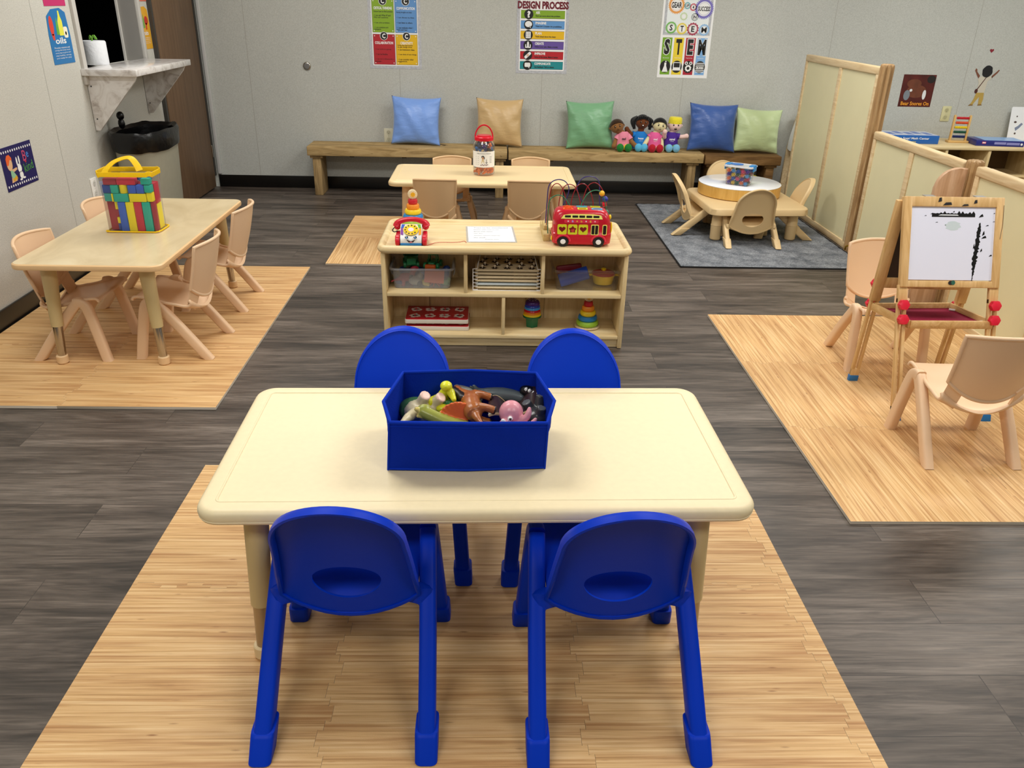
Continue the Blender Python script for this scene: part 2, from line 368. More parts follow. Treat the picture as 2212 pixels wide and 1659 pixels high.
# trash can with liner
t = thing('trash_can', 'beige half-round trash can lined with a black bag under the counter', 'trash can', mx=T(-2.128, 5.23, 0) @ S(1, 1, 1.075))
def oval(rx, ry, z, n=40): return [(rx*math.copysign(abs(math.cos(a))**.75, math.cos(a)), ry*math.copysign(abs(math.sin(a))**.75, math.sin(a)), z) for a in (2*PI*i/n for i in range(n))]
b = MB(C('#9a9786', .5, .4, var=.03)).loft([oval(.12, .21, 0), oval(.125, .22, .02), oval(.15, .27, .64), oval(.14, .26, .645), oval(.115, .21, .04)])
b.build('bin_body', t)
def bagring(rx, ry, z, k, ph): 
    return [(x*(1+.5*k*math.sin(7*i*2*PI/40+ph)+.4*k*math.sin(13*i*2*PI/40+3*ph)), y*(1+.5*k*math.sin(9*i*2*PI/40+2*ph)+.4*k*math.sin(17*i*2*PI/40+ph)), z+.003*math.sin(5*i*2*PI/40+ph)+.002*math.sin(11*i*2*PI/40+ph)) for i, (x, y, _) in enumerate(oval(rx, ry, z))]
BAG = C('#060607', .3, .35, bmp=1.0, bs=18)
b = MB(BAG).loft([bagring(.156, .278, .565, .008, 0), bagring(.161, .284, .585, .018, 1), bagring(.16, .285, .61, .015, 2.2), bagring(.165, .288, .655, .012, 3), bagring(.155, .28, .672, .01, 3.3), bagring(.135, .25, .655, .02, 4), bagring(.13, .24, .5, .06, 5), bagring(.12, .22, .3, .05, 6)], False, True)
b.ball((-.1, -.08, .70), (.02, .02, .03), 10).ball((-.1, -.08, .742), (.022, .026, .024), 10)
b.build('liner_bag', t)
# ================================================================ foam mats
BAM_X = mat_bamboo('bamboo_print'); EDGEW = C('#d9cdbb', .7)
def foam_tile(parent, x, y, w, d, L, R_, B, F, rot=False, mat=None, r=.012):
    """one foam tile; L R B F: 1 = puzzle joint side (teeth), 0 = straight finished side"""
    def side(n, flag, ph):
        if not flag: return [(0, 0), (1, 0)]
        p = [(0, 0)]; k = 9
        for i in range(k):
            a, c = (i+.27)/k, (i+.73)/k; o = .0125*(1 if (i+ph) % 2 else -1)
            p += [((i+.2)/k, 0), (a-.012, o), (c+.012, o), ((i+.8)/k, 0)]
        return p+[(1, 0)]
    g = .0003; pts = []
    for (ax, ay), (bx, by), fl, ph in (((0, 0), (w, 0), F, 0), ((w, 0), (w, d), R_, 1), ((w, d), (0, d), B, 1), ((0, d), (0, 0), L, 0)):
        n = V((by-ay, ax-bx, 0)).normalized(); q = side(9, fl, ph)
        for u, o in q[:-1]:
            pts.append((ax+(bx-ax)*u+n.x*(o-g), ay+(by-ay)*u+n.y*(o-g)))
    mb = MB(mat or BAM_X); z = .011
    mb.flat(pts, T(0, 0, z)); mb.use(EDGEW).loft([[(a, c, 0) for a, c in pts], [(a, c, z) for a, c in pts]], False, False)
    mx = T(x, y, .001)
    if rot: mx = T(x+d, y, .001) @ RZ(90)
    return mb.build('foam_tile', parent, mx, ang=-1)
def mat_grid(name, label, x0, y0, nx, ny, s=.61, rot=(), sx=None):
    t = thing(name, label, 'play mat', (x0, y0, 0))
    for i in range(nx):
        for j in range(ny):
            rt = rot == 'all' or (i, j) in rot
            l, r_, b_, f_ = i > 0, i < nx-1, j < ny-1, j > 0
            if rt: foam_tile(t, i*s, j*s, s, s, (j > 0), (j < ny-1), (i > 0), (i < nx-1), True)
            else: foam_tile(t, i*s, j*s, s, s, l, r_, b_, f_)
    return t
t = thing('foam_play_mat', 'bamboo-print foam play mat under the front table and blue chairs', 'play mat', (0, 0, 0))
xs, ys = (-.966, -.355, .228, .825, .868), (.55, 1.165, 1.778, 2.409)
for i in range(4):
    for j in range(3): foam_tile(t, xs[i], ys[j], xs[i+1]-xs[i], ys[j+1]-ys[j], i > 0, i < 3, j < 2 and i < 3, j > 0 and i < 3).name = 'foam_tile' if i < 3 else 'edge_strip'
mat_grid('foam_play_mat', 'bamboo-print foam play mat under the left table beside the wall', -2.29, 2.842, 2, 3, .614)
mat_grid('foam_play_mat', 'bamboo-print foam play mat under the easel on the right', 1.157, 2.088, 3, 3, .62, rot='all')
mat_grid('foam_play_mat', 'small bamboo-print foam mat behind the toy shelf, reaching under the back table', -.985, 4.755, 1, 2, .6, rot={(0, 0)})
# rug
t = thing('area_rug', 'grey short-pile rug under the low toddler table', 'rug', (1.2, 4.805, 0))
def rug(u, v):
    x, y = u*1.19, v*1.70; e = min(u, 1-u, v, 1-v)
    return (x, y, .011+.0025*math.sin(x*61+y*23)*math.cos(y*57-x*31)-(.006 if e < .001 else 0))
MB(mat_rug()).surf(rug, 90, 120, .009).build('pile', t)
MB(C('#17171a', .9)).tube([(0, 0, .005), (1.19, 0, .005), (1.19, 1.7, .005), (0, 1.7, .005)], .0055, 6, True).build('bound_edge', t)
# ================================================================ tables
def tabletop(b, w, d, z, th, rc, mat, groove=True, n=8):
    def ring(o, zz): return [(x, y, zz) for x, y in rrect(w-2*o, d-2*o, max(rc-o, .012), n)]
    r = th/2; rs = [ring(.012, z-th), ring(.004, z-th+.002)]
    if groove: rs += [ring(.001, z-th+.008), ring(.003, z-th+.010)]
    for i in range(7):
        a = math.radians(-25+i*19); rs.append(ring(r*.9*(1-math.cos(a)), z-r+r*math.sin(a)))
    if groove: rs += [ring(.040, z), ring(.0415, z+.0012), ring(.0445, z+.0012), ring(.046, z-.001)]
    b.use(mat).loft(rs)
def leg_tapered(parent, x, y, dx, dy, ztop, sleeve, m1, m2, m3, r0=.029, r1=.021, cap=.024, zs=.16):
    """upper tube, lower insert and foot glide, splayed by dx, dy"""
    def at(z): k = 1-z/ztop; return V((x+dx*k, y+dy*k, z))
    lg = MB(m1).tube([at(ztop), at(zs)], [r0, r1+.004], 18).build('leg', parent)
    MB(m2).tube([at(zs+.005), at(.03)], [r1, r1-.003], 16).build('leg_insert', lg)
    p = at(.0); MB(m3).lathe([(cap*.8, 0.0), (cap, .005), (cap, .034), (cap*.9, .037), (0.012, .037)], 18, T(*p)).build('foot_glide', lg)
    return lg
ZT = .48
ft = thing('activity_table', 'cream moulded activity table in front, carrying the blue fabric bin', 'table', (-.017, 1.768, .012), 1.0)
b = MB(); tabletop(b, 1.238, .626, ZT-.012, .036, .055, CREAM); b.build('tabletop', ft)
LEGC = C('#cdb886', .4, .4); STEEL = C('#a8967a', .3, .5, .6)
for sx in (-1, 1):
    for sy in (-1, 1):
        lg = leg_tapered(ft, sx*.505, sy*.228, sx*.022, sy*.012, ZT-.045, 0, LEGC, STEEL, C('#e6cfa2', .4))
        MB(C('#4a4238', .4)).tube([(sx*.45, sy*.222, ZT-.045), (sx*.462, sy*.225, ZT-.115), (sx*.478, sy*.222, ZT-.12)], .0045, 8).build('leg_brace', lg)
# left table: laminate top, rounded edge band
lt = thing('activity_table', 'maple laminate activity table by the left wall with the block bag on it', 'table', (-1.625, 3.775, .012))
LAM = wood('laminate_maple', [(.3, '#cbb68d'), (.55, '#dcc9a2'), (.75, '#e4d4b0')], (5, 2, 5), .3, .5, bmp=0)
b = MB()
def ring(o, zz): return [(x, y, zz) for x, y in rrect(.61-2*o, 1.22-2*o, .05-o, 8)]
z = ZT-.012
b.use(C('#e7c08d', .4)).loft([ring(.01, z-.026), ring(.002, z-.023), ring(0, z-.013), ring(.002, z-.004), ring(.008, z)], True, False)
b.use(LAM).loft([ring(.008, z), ring(.012, z+.0002)], False, True); b.build('tabletop', lt)
for sx in (-1, 1):
    for sy in (-1, 1): leg_tapered(lt, sx*.2, sy*.5, sx*.018, sy*.02, z-.027, 0, LEGC, CHROME, PEACH, .032, .02, .024, .17)
MB(C('#b59a6c', .5)).box((0, 0, z-.034), (.46, 1.06, .016), bev=.003).build('apron_frame', lt)
bt = thing('activity_table', 'cream moulded activity table at the back holding the red-lidded jar', 'table', (-.035, 5.31, 0))
b = MB(); tabletop(b, 1.17, .60, .46, .034, .055, C('#ecd3a2', .35, .45)); b.build('tabletop', bt)
for sx in (-1, 1):
    for sy in (-1, 1): leg_tapered(bt, sx*.475, sy*.21, sx*.02, sy*.012, .425, 0, PEACH, PEACH, C('#e6cfa2', .4))
# low toddler table with round light disc
tt = thing('toddler_table', 'low square tan plastic table on the grey rug', 'table', (1.825, 5.695, .014), 2.5)
b = MB()
def ring(o, zz): return [(x, y, zz) for x, y in rrect(.69-2*o, .70-2*o, .07-o*.5, 8)]
z = .232
b.use(TAN).loft([ring(.012, z-.05), ring(.004, z-.048), ring(0, z-.044), ring(.003, z-.008), ring(.008, z-.002), ring(.014, z)]); b.build('tabletop', tt)
for sx in (-1, 1):
    for sy in (-1, 1):
        MB(TAN).lathe([(.03, 0), (.036, .006), (.039, .10), (.041, .102), (.037, .108), (.034, z-.05)], 20, T(sx*.265, sy*.25, 0)).build('leg', tt)
ld = thing('light_disc', 'round white-topped light disc with wooden rim on the low table', 'light disc', (1.812, 5.83, .2465))
MB(wood('disc_rim', [(.3, '#c79b4d'), (.6, '#d8ae60'), (.8, '#deb86e')], (30, 30, 4), .4)).lathe([(.28, 0), (.29, .006), (.29, .078), (.282, .08), (.27, .08)], 64).build('wooden_rim', ld)
MB(C('#eef1f6', .18, .5)).lathe([(.289, .0795), (.2895, .083), (.287, .0845)], 64).build('white_top', ld)
MB(BLACK).lathe([(.262, -.004), (.272, .0), (.272, .004)], 48).build('base_ring', ld)
# ================================================================ chairs, rounded back with oval grip hole
def chair_a(name, label, mat, H=.595, W=.35, D=.42, seat=.30, apex=.345, bw=.15, hole=(.074, .058), zb=.245, yb=.175, lean=.13, lw=.0195, group=None):
    t = thing(name, label, 'chair', group=group)
    L = H-zb
    def back(x, s):      # s: height above the shell bottom
        k = s/L; return V((x, yb-lean*k+.018*math.sin(PI*k)+.9*x*x*(1-.4*k), zb+s))
    n = 56; rt = bw*.87; k0 = L-rt*1.0
    out = []
    for i in range(n):
        a = 2*PI*i/n
        c_, s_ = math.cos(a), math.sin(a)
        if s_ >= 0: out.append((rt*c_, k0+(L-k0)*s_))
        else:
            # lower half: straight sides then a shallow curved bottom
            q = -s_; x = bw*math.copysign(min(1, abs(c_)*1.0+ (1-abs(c_))*0), c_)
            w = bw*(.87+.13*min(1, q*1.25)); 
            if q < .8: out.append((w*math.copysign(1, c_) if q > .02 else rt*math.copysign(1, c_), k0*(1-(q/.8))+.028*(q/.8)))
            else:
                f = abs(c_)/.6; out.append((w*f*math.copysign(1, c_), .028*f*f-.018*(1-f*f)))
    hc = (0, L*.27)
    def hl(f, i):
        a = 2*PI*i/n; hx, hy = hole[0]*math.cos(a), hole[1]*math.sin(a)*(1.0 if math.sin(a) < 0 else .8)
        ox, oy = out[i]; return (hx+(ox-hx)*f, hc[1]+hy+(oy-hc[1]-hy)*f)
    b = MB(mat); th = .006
    fr = [[back(*hl(f, i)) for i in range(n)] for f in (0, .03, .25, .5, .75, 1)]
    bk = [[p+V((0, -th, 0)) for p in r] for r in fr]
    rim = []
    for i in range(n):
        j0, j1 = out[i-1], out[(i+1) % n]; tx, tz = j1[0]-j0[0], j1[1]-j0[1]; l = math.hypot(tx, tz) or 1
        rim.append((tz/l, -tx/l))
    def rr(off, dy, keep=.30):
        o = []
        for i in range(n):
            x, s = out[i]; nx, ns = rim[i]; top = max(0, min(1, (s-.02)/(L*.25))); d = dy*(.35+.65*top)
            p = back(x+nx*off, s+ns*off); o.append(p+V((0, d, 0)))
        return o
    edge = [rr(.002, .004), rr(.006, 0), rr(.007, -.012), rr(.006, -.026), rr(.001, -.028), rr(-.003, -.024), rr(-.004, -.008)]
    rings = fr[::1]+edge+[bk[5], bk[4], bk[3], bk[2], bk[1], bk[0], fr[0]]
    b.loft(rings, False, False); bo = b.build('backrest', t, ang=50)
    # seat shell
    def st(u, v):
        x = (u*2-1)*(bw*.97+.012*v); c = (2*u-1)**2
        y0 = yb-.004+.9*x*x
        y = y0+(D+.045-yb)*v-.02*c*v
        prof = zb+(seat-zb)*(1-(1-min(1, v*2.6))**2)
        z = prof-.014*(1-c)*(1-v)-.02*max(0, v-.86)**1*7*.14
        return (x, y, z+.012*c)
    MB(mat).surf(st, 18, 16, .007).build('seat', t, ang=50)
    # legs: each side is an arch of a rear and a front leg meeting at the apex
    ya = D*.80
    for sx in (-1, 1):
        xr, xa, xf = sx*W/2, sx*(W/2-.012), sx*(W/2+.008)
        rear = spline([(xr, .0, .012), (xr-sx*.004, ya*.45, apex*.53), (xr-sx*.009, ya*.80, apex*.90), (xa, ya*.95, apex*.99)], 6)
        front = spline([(xa, ya*.95, apex*.99), (xa, ya*1.06, apex*.955), (xa+sx*.003, ya*1.14, apex*.78), (xf, D+.002, .012)], 6)
        for nm, p, cy in (('leg', rear, 0), ('leg', front, D)):
            lb = MB(mat).tube(p, 0, 14, flat=(.024, lw), up=(1, 0, 0))
            if p is rear:   # web that ties the back leg to the shell
                lb.tube(spline([(sx*(W/2-.006), yb*1.22, apex*.66), (sx*(bw+.012), yb*1.14, zb+.012), (sx*(bw-.004), yb+.02, zb+.022), (sx*(bw-.03), yb+.03, zb+.02)], 4), 0, 10, flat=(.014*min(1, .3+.7*apex/.345), .024*apex/.345), up=(0, 0, 1))
                lb.tube([(sx*(W/2-.01), ya*.8, apex*.86), (sx*(bw-.01), ya*.85, seat-.01)], 0, 10, flat=(.02, .008), up=(0, 0, 1))
            lo = lb.build('leg', t, ang=45)
            d = (p[1]-p[0]).normalized() if p is rear else (p[-2]-p[-1]).normalized(); q = p[0] if p is rear else p[-1]
            cr_ = []
            for z, g in ((-.012, -.002), (-.010, 0), (.030, .001), (.036, .0005), (.037, -.003)):
                c = q+d*(z/max(.3, d.z)); ww = [(c.x+x, c.y+y, c.z) for x, y in rrect(2*(lw+.0045+g), 2*(.0285+g)/max(.6, abs(d.z))**.5, .012, 4)]; cr_.append(ww)
            MB(mat).loft(cr_).build('foot_cap', lo, ang=45)
    return t
ca = chair_a('toddler_chair', 'blue plastic chair nearest the camera on the left, tucked under the front table', BLUE, group='blue chairs at the front table')
place(ca, (-.297, 1.235, .012), 0)
for x, y, rz, l in ((.291, 1.222, 1.5, 'blue plastic chair nearest the camera on the right, tucked under the front table'),
                    (-.243, 2.225, 180, 'blue plastic chair behind the front table, left of the fabric bin'),
                    (.252, 2.22, 180, 'blue plastic chair behind the front table, right of the fabric bin')):
    place(dup(ca), (x, y, .012), rz, l)
cc = chair_a('toddler_chair', 'low tan plastic chair with oval grip hole, back turned, nearest side of the low table', TAN, H=.385, W=.335, D=.32, seat=.155, apex=.20, bw=.147, hole=(.072, .052), zb=.092, yb=.075, lean=.09, lw=.0165, group='low tan chairs around the toddler table')
place(cc, (1.775, 5.245, .014), 0)
for x, y, rz, l in ((1.335, 5.71, -90, 'low tan plastic chair seen from the side at the left of the low table'),
                    (2.225, 5.62, 84, 'low tan plastic chair between the low table and the tall partition'),
                    (1.80, 6.24, 180, 'low tan plastic chair behind the white light disc')):
    place(dup(cc), (x, y, .014), rz, l)
# ================================================================ chairs, square back with slot
def chair_b(name, label, mat, H=.515, bw=.15, group=None):
    t = thing(name, label, 'chair', group=group); sd = .32
    def cy(x, z):                       # rear surface of back shell
        k = (z-.22)/(H-.22); return -.045*k+.035*(1-k)**2+.05*(x/bw)**2-.012
    zt = lambda x: H-.004-.010*(x/bw)**2
    zl = lambda x: .315-.062*(1-abs(x/bw)**2.2)
    b = MB(mat)
    def bk(u, v):
        x = (u*2-1)*bw; z = zl(x)+(zt(x)-zl(x))*v; return (x*(.94+.06*v), cy(x, z), z)
    b.surf(bk, 20, 12, .006)
    per = [bk(i/20, 0) for i in range(20)]+[bk(1, j/10) for j in range(10)]+[bk(1-i/20, 1) for i in range(20)]+[bk(0, 1-j/10) for j in range(10)]
    b.tube([V(p)+V((0, .002, 0)) for p in per], .0075, 8, True)
    for sx in (-1, 1):                  # struts either side of the slot
        def strut(u, v, sx=sx):
            x = sx*bw*(.64+.34*u); z = zl(x)+.012-(.085)*v; return (x*.94, cy(x, z)+.001, z)
        b.surf(strut, 4, 5, .007)
    b.build('backrest', t, ang=50)
    # seat shell: rises at the rear to close the slot, dips, then lifts to the front edge
    pr = spline([(0, 0), (.015, -.028), (.06, -.052), (.14, -.05), (.22, -.022), (.285, -.006), (.30, -.014)], 4); m = len(pr)-1
    def st(u, v):
        x = (u*2-1)*bw; i = v*m; k = min(int(i), m-1); p = pr[k].lerp(pr[k+1], i-k); c = (x/bw)**2
        z0 = zl(x)-.052; f = 1-min(1, v*2.2); 
        y = cy(x, z0)*1.0*f+(p.x-.004)*1+(1-f)*.0+.004*f
        z = (z0+p.y*1.0)*f+(1-f)*(.28+p.y+.018*c*min(1, 2*(1-v)))
        return (x*(.94+.02*v), y, z)
    b = MB(mat).surf(st, 20, 24, .007)
    b.tube([V(st(0, j/20)) for j in range(21)], .007, 8).tube([V(st(1, j/20)) for j in range(21)], .007, 8)
    b.build('seat', t, ang=50)
    for sx in (-1, 1):
        kx = sx*(bw-.002)
        rear = spline([(sx*.158, 0, 0), (sx*.154, .10, .135), (kx, .19, .245), (kx, .215, .262)], 5)
        front = spline([(kx, .195, .262), (kx, .222, .262), (kx+sx*.002, .245, .235), (sx*.156, .27, .12), (sx*.16, .292, 0)], 5)
        for p in (rear, front):
            e0, e1 = (p[0], p[1]) if p is rear else (p[-1], p[-2]); ext = e0-(e1-e0).normalized()*.012
            lb = MB(mat).tube([ext]+p if p is rear else p+[ext], 0, 12, flat=(.021, .0175), up=(1, 0, 0))
            for q in lb.bm.verts: q.co.z = max(q.co.z, 0)
            lb.build('leg', t, ang=45)
        
    return t
cb = chair_b('stacking_chair', 'peach plastic stacking chair at the near right corner of the left table', PINKTAN, group='peach stacking chairs')
place(cb, (-1.235, 3.475, .012), 90)
for x, y, rz, z, l in ((-1.245, 4.075, 90, .012, 'peach plastic stacking chair at the far right corner of the left table'),
    (-1.955, 3.445, -90, .012, 'peach plastic stacking chair between the left table and the wall, nearer one'),
    (-1.965, 4.10, -90, .012, 'peach plastic stacking chair by the left wall, behind the block bag'),
    (1.728, 2.425, 0, .012, 'peach plastic stacking chair facing the easel, nearest the right edge'),
    (1.80, 3.535, 176, .012, 'pinkish plastic stacking chair behind the easel')):
    place(dup(cb), (x, y, z), rz, l)
TANP = C('#dcb88c', .4, .45)
cd = chair_b('stacking_chair', 'tan plastic stacking chair on the near side of the back table, left one', TANP, H=.50, bw=.128, group='tan stacking chairs at the back table')
place(cd, (-.325, 4.95, 0), 0)
for x, y, rz, l in ((.25, 4.945, 0, 'tan plastic stacking chair on the near side of the back table, right one'),
    (-.25, 5.66, 180, 'tan plastic stacking chair behind the back table, left of the red-lidded jar'),
    (.29, 5.66, 180, 'tan plastic stacking chair behind the back table, right of the red-lidded jar')):
    place(dup(cd), (x, y, 0), rz, l)
# ================================================================ toy shelf (open both sides)
sh = thing('toy_shelf', 'low birch toy shelf with raised-rim top behind the front table', 'shelf', (.0785, 3.74, 0))
BW = 1.113; FY = -.24; TZ = .474
b = MB(BIRCH)
def ring(o, zz): return [(x, y, zz) for x, y in rrect(1.145-2*o, .525-2*o, max(.05-o, .012), 8)]
b.loft([ring(.03, .450), ring(.012, .452), ring(.003, .460), ring(0, .468), ring(.003, .479), ring(.010, .485), ring(.018, .487), ring(.026, .485), ring(.034, .476), ring(.036, TZ)])
b.build('top', sh)
for x in (-BW/2+.010, BW/2-.010): MB(BIRCHV).box((x, 0, .226), (.02, .48, .448), bev=.003).build('side_panel', sh)
MB(BIRCH).box((0, 0, .257), (BW-.04, .478, .018), bev=.003).build('shelf_board', sh)
MB(BIRCH).box((0, 0, .054), (BW-.04, .478, .018), bev=.003).build('bottom_board', sh)
for x, z0, z1 in ((-.178, .266, .45), (.173, .266, .45), (-.004, .063, .248)): MB(BIRCHV).box((x, 0, (z0+z1)/2), (.016, .474, z1-z0), bev=.003).build('divider', sh)
b = MB(BIRCHV).box((0, 0, .245), (BW-.04, .012, .40))
b.use(C('#8d744a', .6)).box((-.36, FY+.232, .155), (.002, .004, .18)).box((-.26, FY+.233, .155), (.001, .004, .18)).box((.11, FY+.232, .155), (.002, .004, .18)).box((.2, FY+.233, .155), (.001, .004, .18))
b.build('back_panel', sh)
for y in (-.215, .215): MB(BIRCH).box((0, y, .024), (BW-.04, .018, .043), bev=.002).build('kick_board', sh)
SZ1, SZ0 = .2665, .0635       # shelf heights inside
# ---------------------------------------------------------------- toy telephone
RED = C('#d3132c', .3, .5); YEL = C('#f5d01c', .35, .5); WH = C('#f4f4f2', .35, .5)
ph = thing('toy_telephone', 'red and white toy telephone with a smiling face on the shelf top', 'toy telephone', mx=T(-.345, 3.585, TZ) @ RZ(2) @ S(.91, 1, .80))
prof = [(-.055, .012), (-.062, .03), (-.058, .048), (-.005, .098), (.02, .104), (.05, .09), (.058, .05), (.055, .012)]
b = MB(WH)
b.loft([[(x, y*(1-.02*k)-.0*k, z) for y, z in prof] for x, k in ((-.052, 1), (-.048, 0), (.048, 0), (.052, 1))]); b.build('body', ph)
MB(C('#1f79b8', .35)).box((0, -.002, .012), (.106, .122, .018), bev=.006).build('base', ph)
SL = T(0, -.0325, .0738) @ RX(43)      # sloping face frame
b = MB(YEL).prism(ell(.037, .034, 28), 0, .008, SL @ T(0, .012, .001), bev=.002)
b.use(C('#4d3c14', .6))
for i in range(10): b.prism(ell(.0045, .0045, 10, .028*math.cos(i*.58+.3), .0255*math.sin(i*.58+.3)), .0078, .0086, SL @ T(0, .012, .001))
b.use(C('#f3dfe6', .4)).prism(ell(.014, .012, 18), .0078, .0088, SL @ T(0, .012, .001)); b.build('dial', ph)
b = MB()
for c, p in (('#8d3fa8', [(-.050, -.02), (-.038, -.024), (-.04, .018), (-.05, .018)]), ('#2d63c8', [(-.05, .02), (-.038, .02), (-.03, .042), (-.046, .042)]), ('#f2a31d', [(.05, -.02), (.038, -.024), (.04, .018), (.05, .018)]), ('#6db52c', [(.05, .02), (.038, .02), (.03, .042), (.046, .042)])):
    b.use(C(c, .4)).prism(p, 0, .0012, SL @ T(0, .006, 0))
b.build('rainbow_panel', ph)
b = MB()
for sx in (-1, 1):
    for c, r, dx, dy, h in (('#ffffff', .0105, 0, 0, .001), ('#0f1016', .0082, 0, 0, .0016), ('#4f8fd0', .004, 0, -.002, .002), ('#ffffff', .0024, -.002, .003, .0024)):
        b.use(C(c, .3)).prism(ell(r, r*1.1, 16, sx*.021+dx, -.032+dy), 0, h, SL)
FR = T(0, -.0625, .033) @ RX(90+8)
b.use(C('#2a0d10', .4)).prism([(-.018, .008), (0, -.001), (.018, .008), (.022, .010), (.011, -.006), (0, -.0085), (-.011, -.006), (-.022, .010)], 0, .002, FR)
b.use(C('#e8798c', .4)).prism(ell(.008, .003, 12, 0, -.005), 0, .0025, FR); b.build('face', ph)
b = MB(RED).tube(spline([(-.072, .03, .088), (-.066, .034, .108), (-.035, .036, .122), (0, .036, .126), (.035, .036, .122), (.066, .034, .108), (.072, .03, .088)], 5), 0, 14, flat=lambda k: (.017, .011+.006*abs(2*k-1)**2), up=(0, 0, 1))
b.ball((-.07, .032, .085), (.017, .019, .018), 12).ball((.07, .032, .085), (.017, .019, .018), 12); b.build('handset', ph)
for x in (-.066, .066):
    for y in (-.035, .035):
        MB(RED).lathe([(.008, -.011), (.026, -.011), (.03, -.007), (.03, .007), (.026, .011), (.008, .011)], 24, T(x, y, .03) @ RY(90)).build('wheel', ph)
cordc = C('#c23a2a', .6)
MB(cordc).tube(spline([(.064, -.045, .003), (.09, -.03, .003), (.12, 0, .004), (.16, .01, .003), (.20, .008, .003), (.235, .012, .004), (.262, .03, .003), (.272, .005, .003)], 5), .0014, 6).tube(spline([(.055, -.062, .003), (.085, -.068, .003), (.11, -.07, .003), (.13, -.066, .003), (.155, -.073, .003)], 5), .0014, 6).build('pull_string', ph)
MB(C('#1b1c22', .5)).tube(spline([(-.085, .03, .08), (-.095, .025, .066), (-.085, .02, .058), (-.07, .02, .065)], 5), .003, 6).build('handset_cord', ph)
# ---------------------------------------------------------------- ring stackers
def stacker(label, loc, rz, sc, sun):
    t = thing('ring_stacker', label, 'stacking rings', mx=T(*loc) @ RZ(rz) @ S(sc, sc, sc), group='wooden ring stackers')
    MB(MAPLE).lathe([(.058, 0), (.064, .003), (.066, .008), (.063, .012)], 32).cyl((0, 0, .01), (0, 0, .16), .008).build('base', t)
    z = .0125
    for c, r, h in (('#9ccb3b', .058, .027), ('#1f83c9', .050, .026), ('#f6d51f', .041, .025), ('#f39427', .032, .024), ('#c91f2c', .0235, .024)):
        k = h/2; MB(C(c, .35, .5)).lathe([(.011, 0), (r*.88, .0), (r*.97, k*.45), (r, k), (r*.97, k*1.55), (r*.88, h), (.011, h)], 36, T(0, 0, z)).build('ring', t); z += h+.0004
    b = MB(C('#e8d5ae', .5)).lathe([(.019, -.011), (.023, -.008), (.023, .008), (.019, .011)], 28, T(0, 0, z+.0225) @ RX(90) @ RX(0))
    F = T(0, -.0113, z+.0225) @ RX(90)
    b.use(C('#f0b21c', .5)).flat(ell(.0115, .0115, 20), F)
    for i in range(10): b.flat([(.014*math.cos(i*.628-.1), .014*math.sin(i*.628-.1)), (.019*math.cos(i*.628), .019*math.sin(i*.628)), (.014*math.cos(i*.628+.1), .014*math.sin(i*.628+.1))], F)
    b.use(C('#7a4c10', .5)).flat(ell(.0014, .0014, 8, -.004, .003), T(0, -.0002, 0) @ F).flat(ell(.0014, .0014, 8, .004, .003), T(0, -.0002, 0) @ F).flat([(-.005, -.003), (0, -.006), (.005, -.003), (0, -.005)], T(0, -.0002, 0) @ F)
    b.build('sun_knob', t); return t
stacker('rainbow ring stacker with sun knob standing behind the toy telephone', (-.362, 3.875, TZ), 14, .97, 1)
stacker('rainbow ring stacker inside the lower right shelf compartment', (.482, 3.62, SZ0), 0, .93, 1)
# ---------------------------------------------------------------- paper notice
pn = thing('paper_notice', 'white laminated notice lying on the shelf top', 'notice', (.013, 3.757, TZ+.0006), 2.5)
MB(mat_clear('laminate_film', '#ffffff', .25, .10)).box((0, 0, .0004), (.232, .292, .0008)).build('laminate', pn)
b = MB(C('#f3f6fb', .3, .5)).box((0, 0, .0012), (.215, .272, .0006)); b.use(C('#5a5f6a', .6))
for i, (tx, w, x) in enumerate((('Toys to be disinfected', .165, .005), ('-Please add toys in tub', .125, -.02), ('-Rinse with water', .095, -.035), ('-Air dry', .045, -.06), ('-Please return toys to', .125, -.02), ('  the shelf', .055, -.055), ('Thank you', .065, .0))):
    b.text(tx, w, .012 if i else .014, T(x, .11-.035*i, .0017))
b.build('sheet', pn)
# ---------------------------------------------------------------- toy bus
bs = thing('toy_bus', 'red double-decker shape-sorter toy bus on the right end of the shelf top', 'toy bus', mx=T(.425, 3.625, TZ) @ RZ(-1) @ S(1.03, 1, .94))
BR = C('#c50f2b', .25, .55); YG = C('#d8dc2c', .35, .5); PY = C('#f2ea78', .35); BK = C('#101014', .25)
b = MB(BR)
def br(w, d, z, r=.03, dx=0): return [(x+dx, y, z) for x, y in rrect(w, d, r, 6)]
b.loft([br(.245, .115, .010), br(.258, .128, .016), br(.262, .132, .05), br(.262, .132, .062), br(.254, .126, .066), br(.252, .125, .10), br(.250, .124, .104), br(.252, .126, .107), br(.246, .122, .135, .032, -.002), br(.232, .112, .158, .034, -.004), br(.21, .096, .170, .034, -.006), br(.19, .08, .174, .03, -.006)]); b.build('body', bs)
def side(sgn):
    F = T(0, -.0628*1, 0) @ RX(90)
    return F
F = T(0, -.0655, 0) @ RX(90)
G = T(0, -.0632, 0) @ RX(90)
b = MB(YG)
for i, x in enumerate((-.088, -.042, .004)):
    b.use(YG).prism(rrect(.041, .048, .006, 3, x, .085), -.003, .0008, F)
    b.use(C('#7d0d18', .35)).prism(heart(.016, x, .085) if i != 1 else star(5, .018, .0115, x, .085), 0, .0012, F)
b.use(C('#c8433a', .3)).prism([(-.05, .084), (-.034, .09), (-.036, .074), (-.045, .071)], 0, .0016, F); b.build('shape_window', bs)
b = MB()
for x, w in ((.055, .034), (.098, .02)): b.use(PY).prism(rrect(w, .05, .005, 3, x, .085), -.003, .0006, F); b.use(BK).prism(rrect(w-.006, .043, .004, 3, x, .085), 0, .0010, F)
b.use(PY).box((.055, -.0667, .085), (.0025, .001, .043)); b.build('dark_window', bs)
UW = T(-.003, -.0594, .1455) @ RX(77)
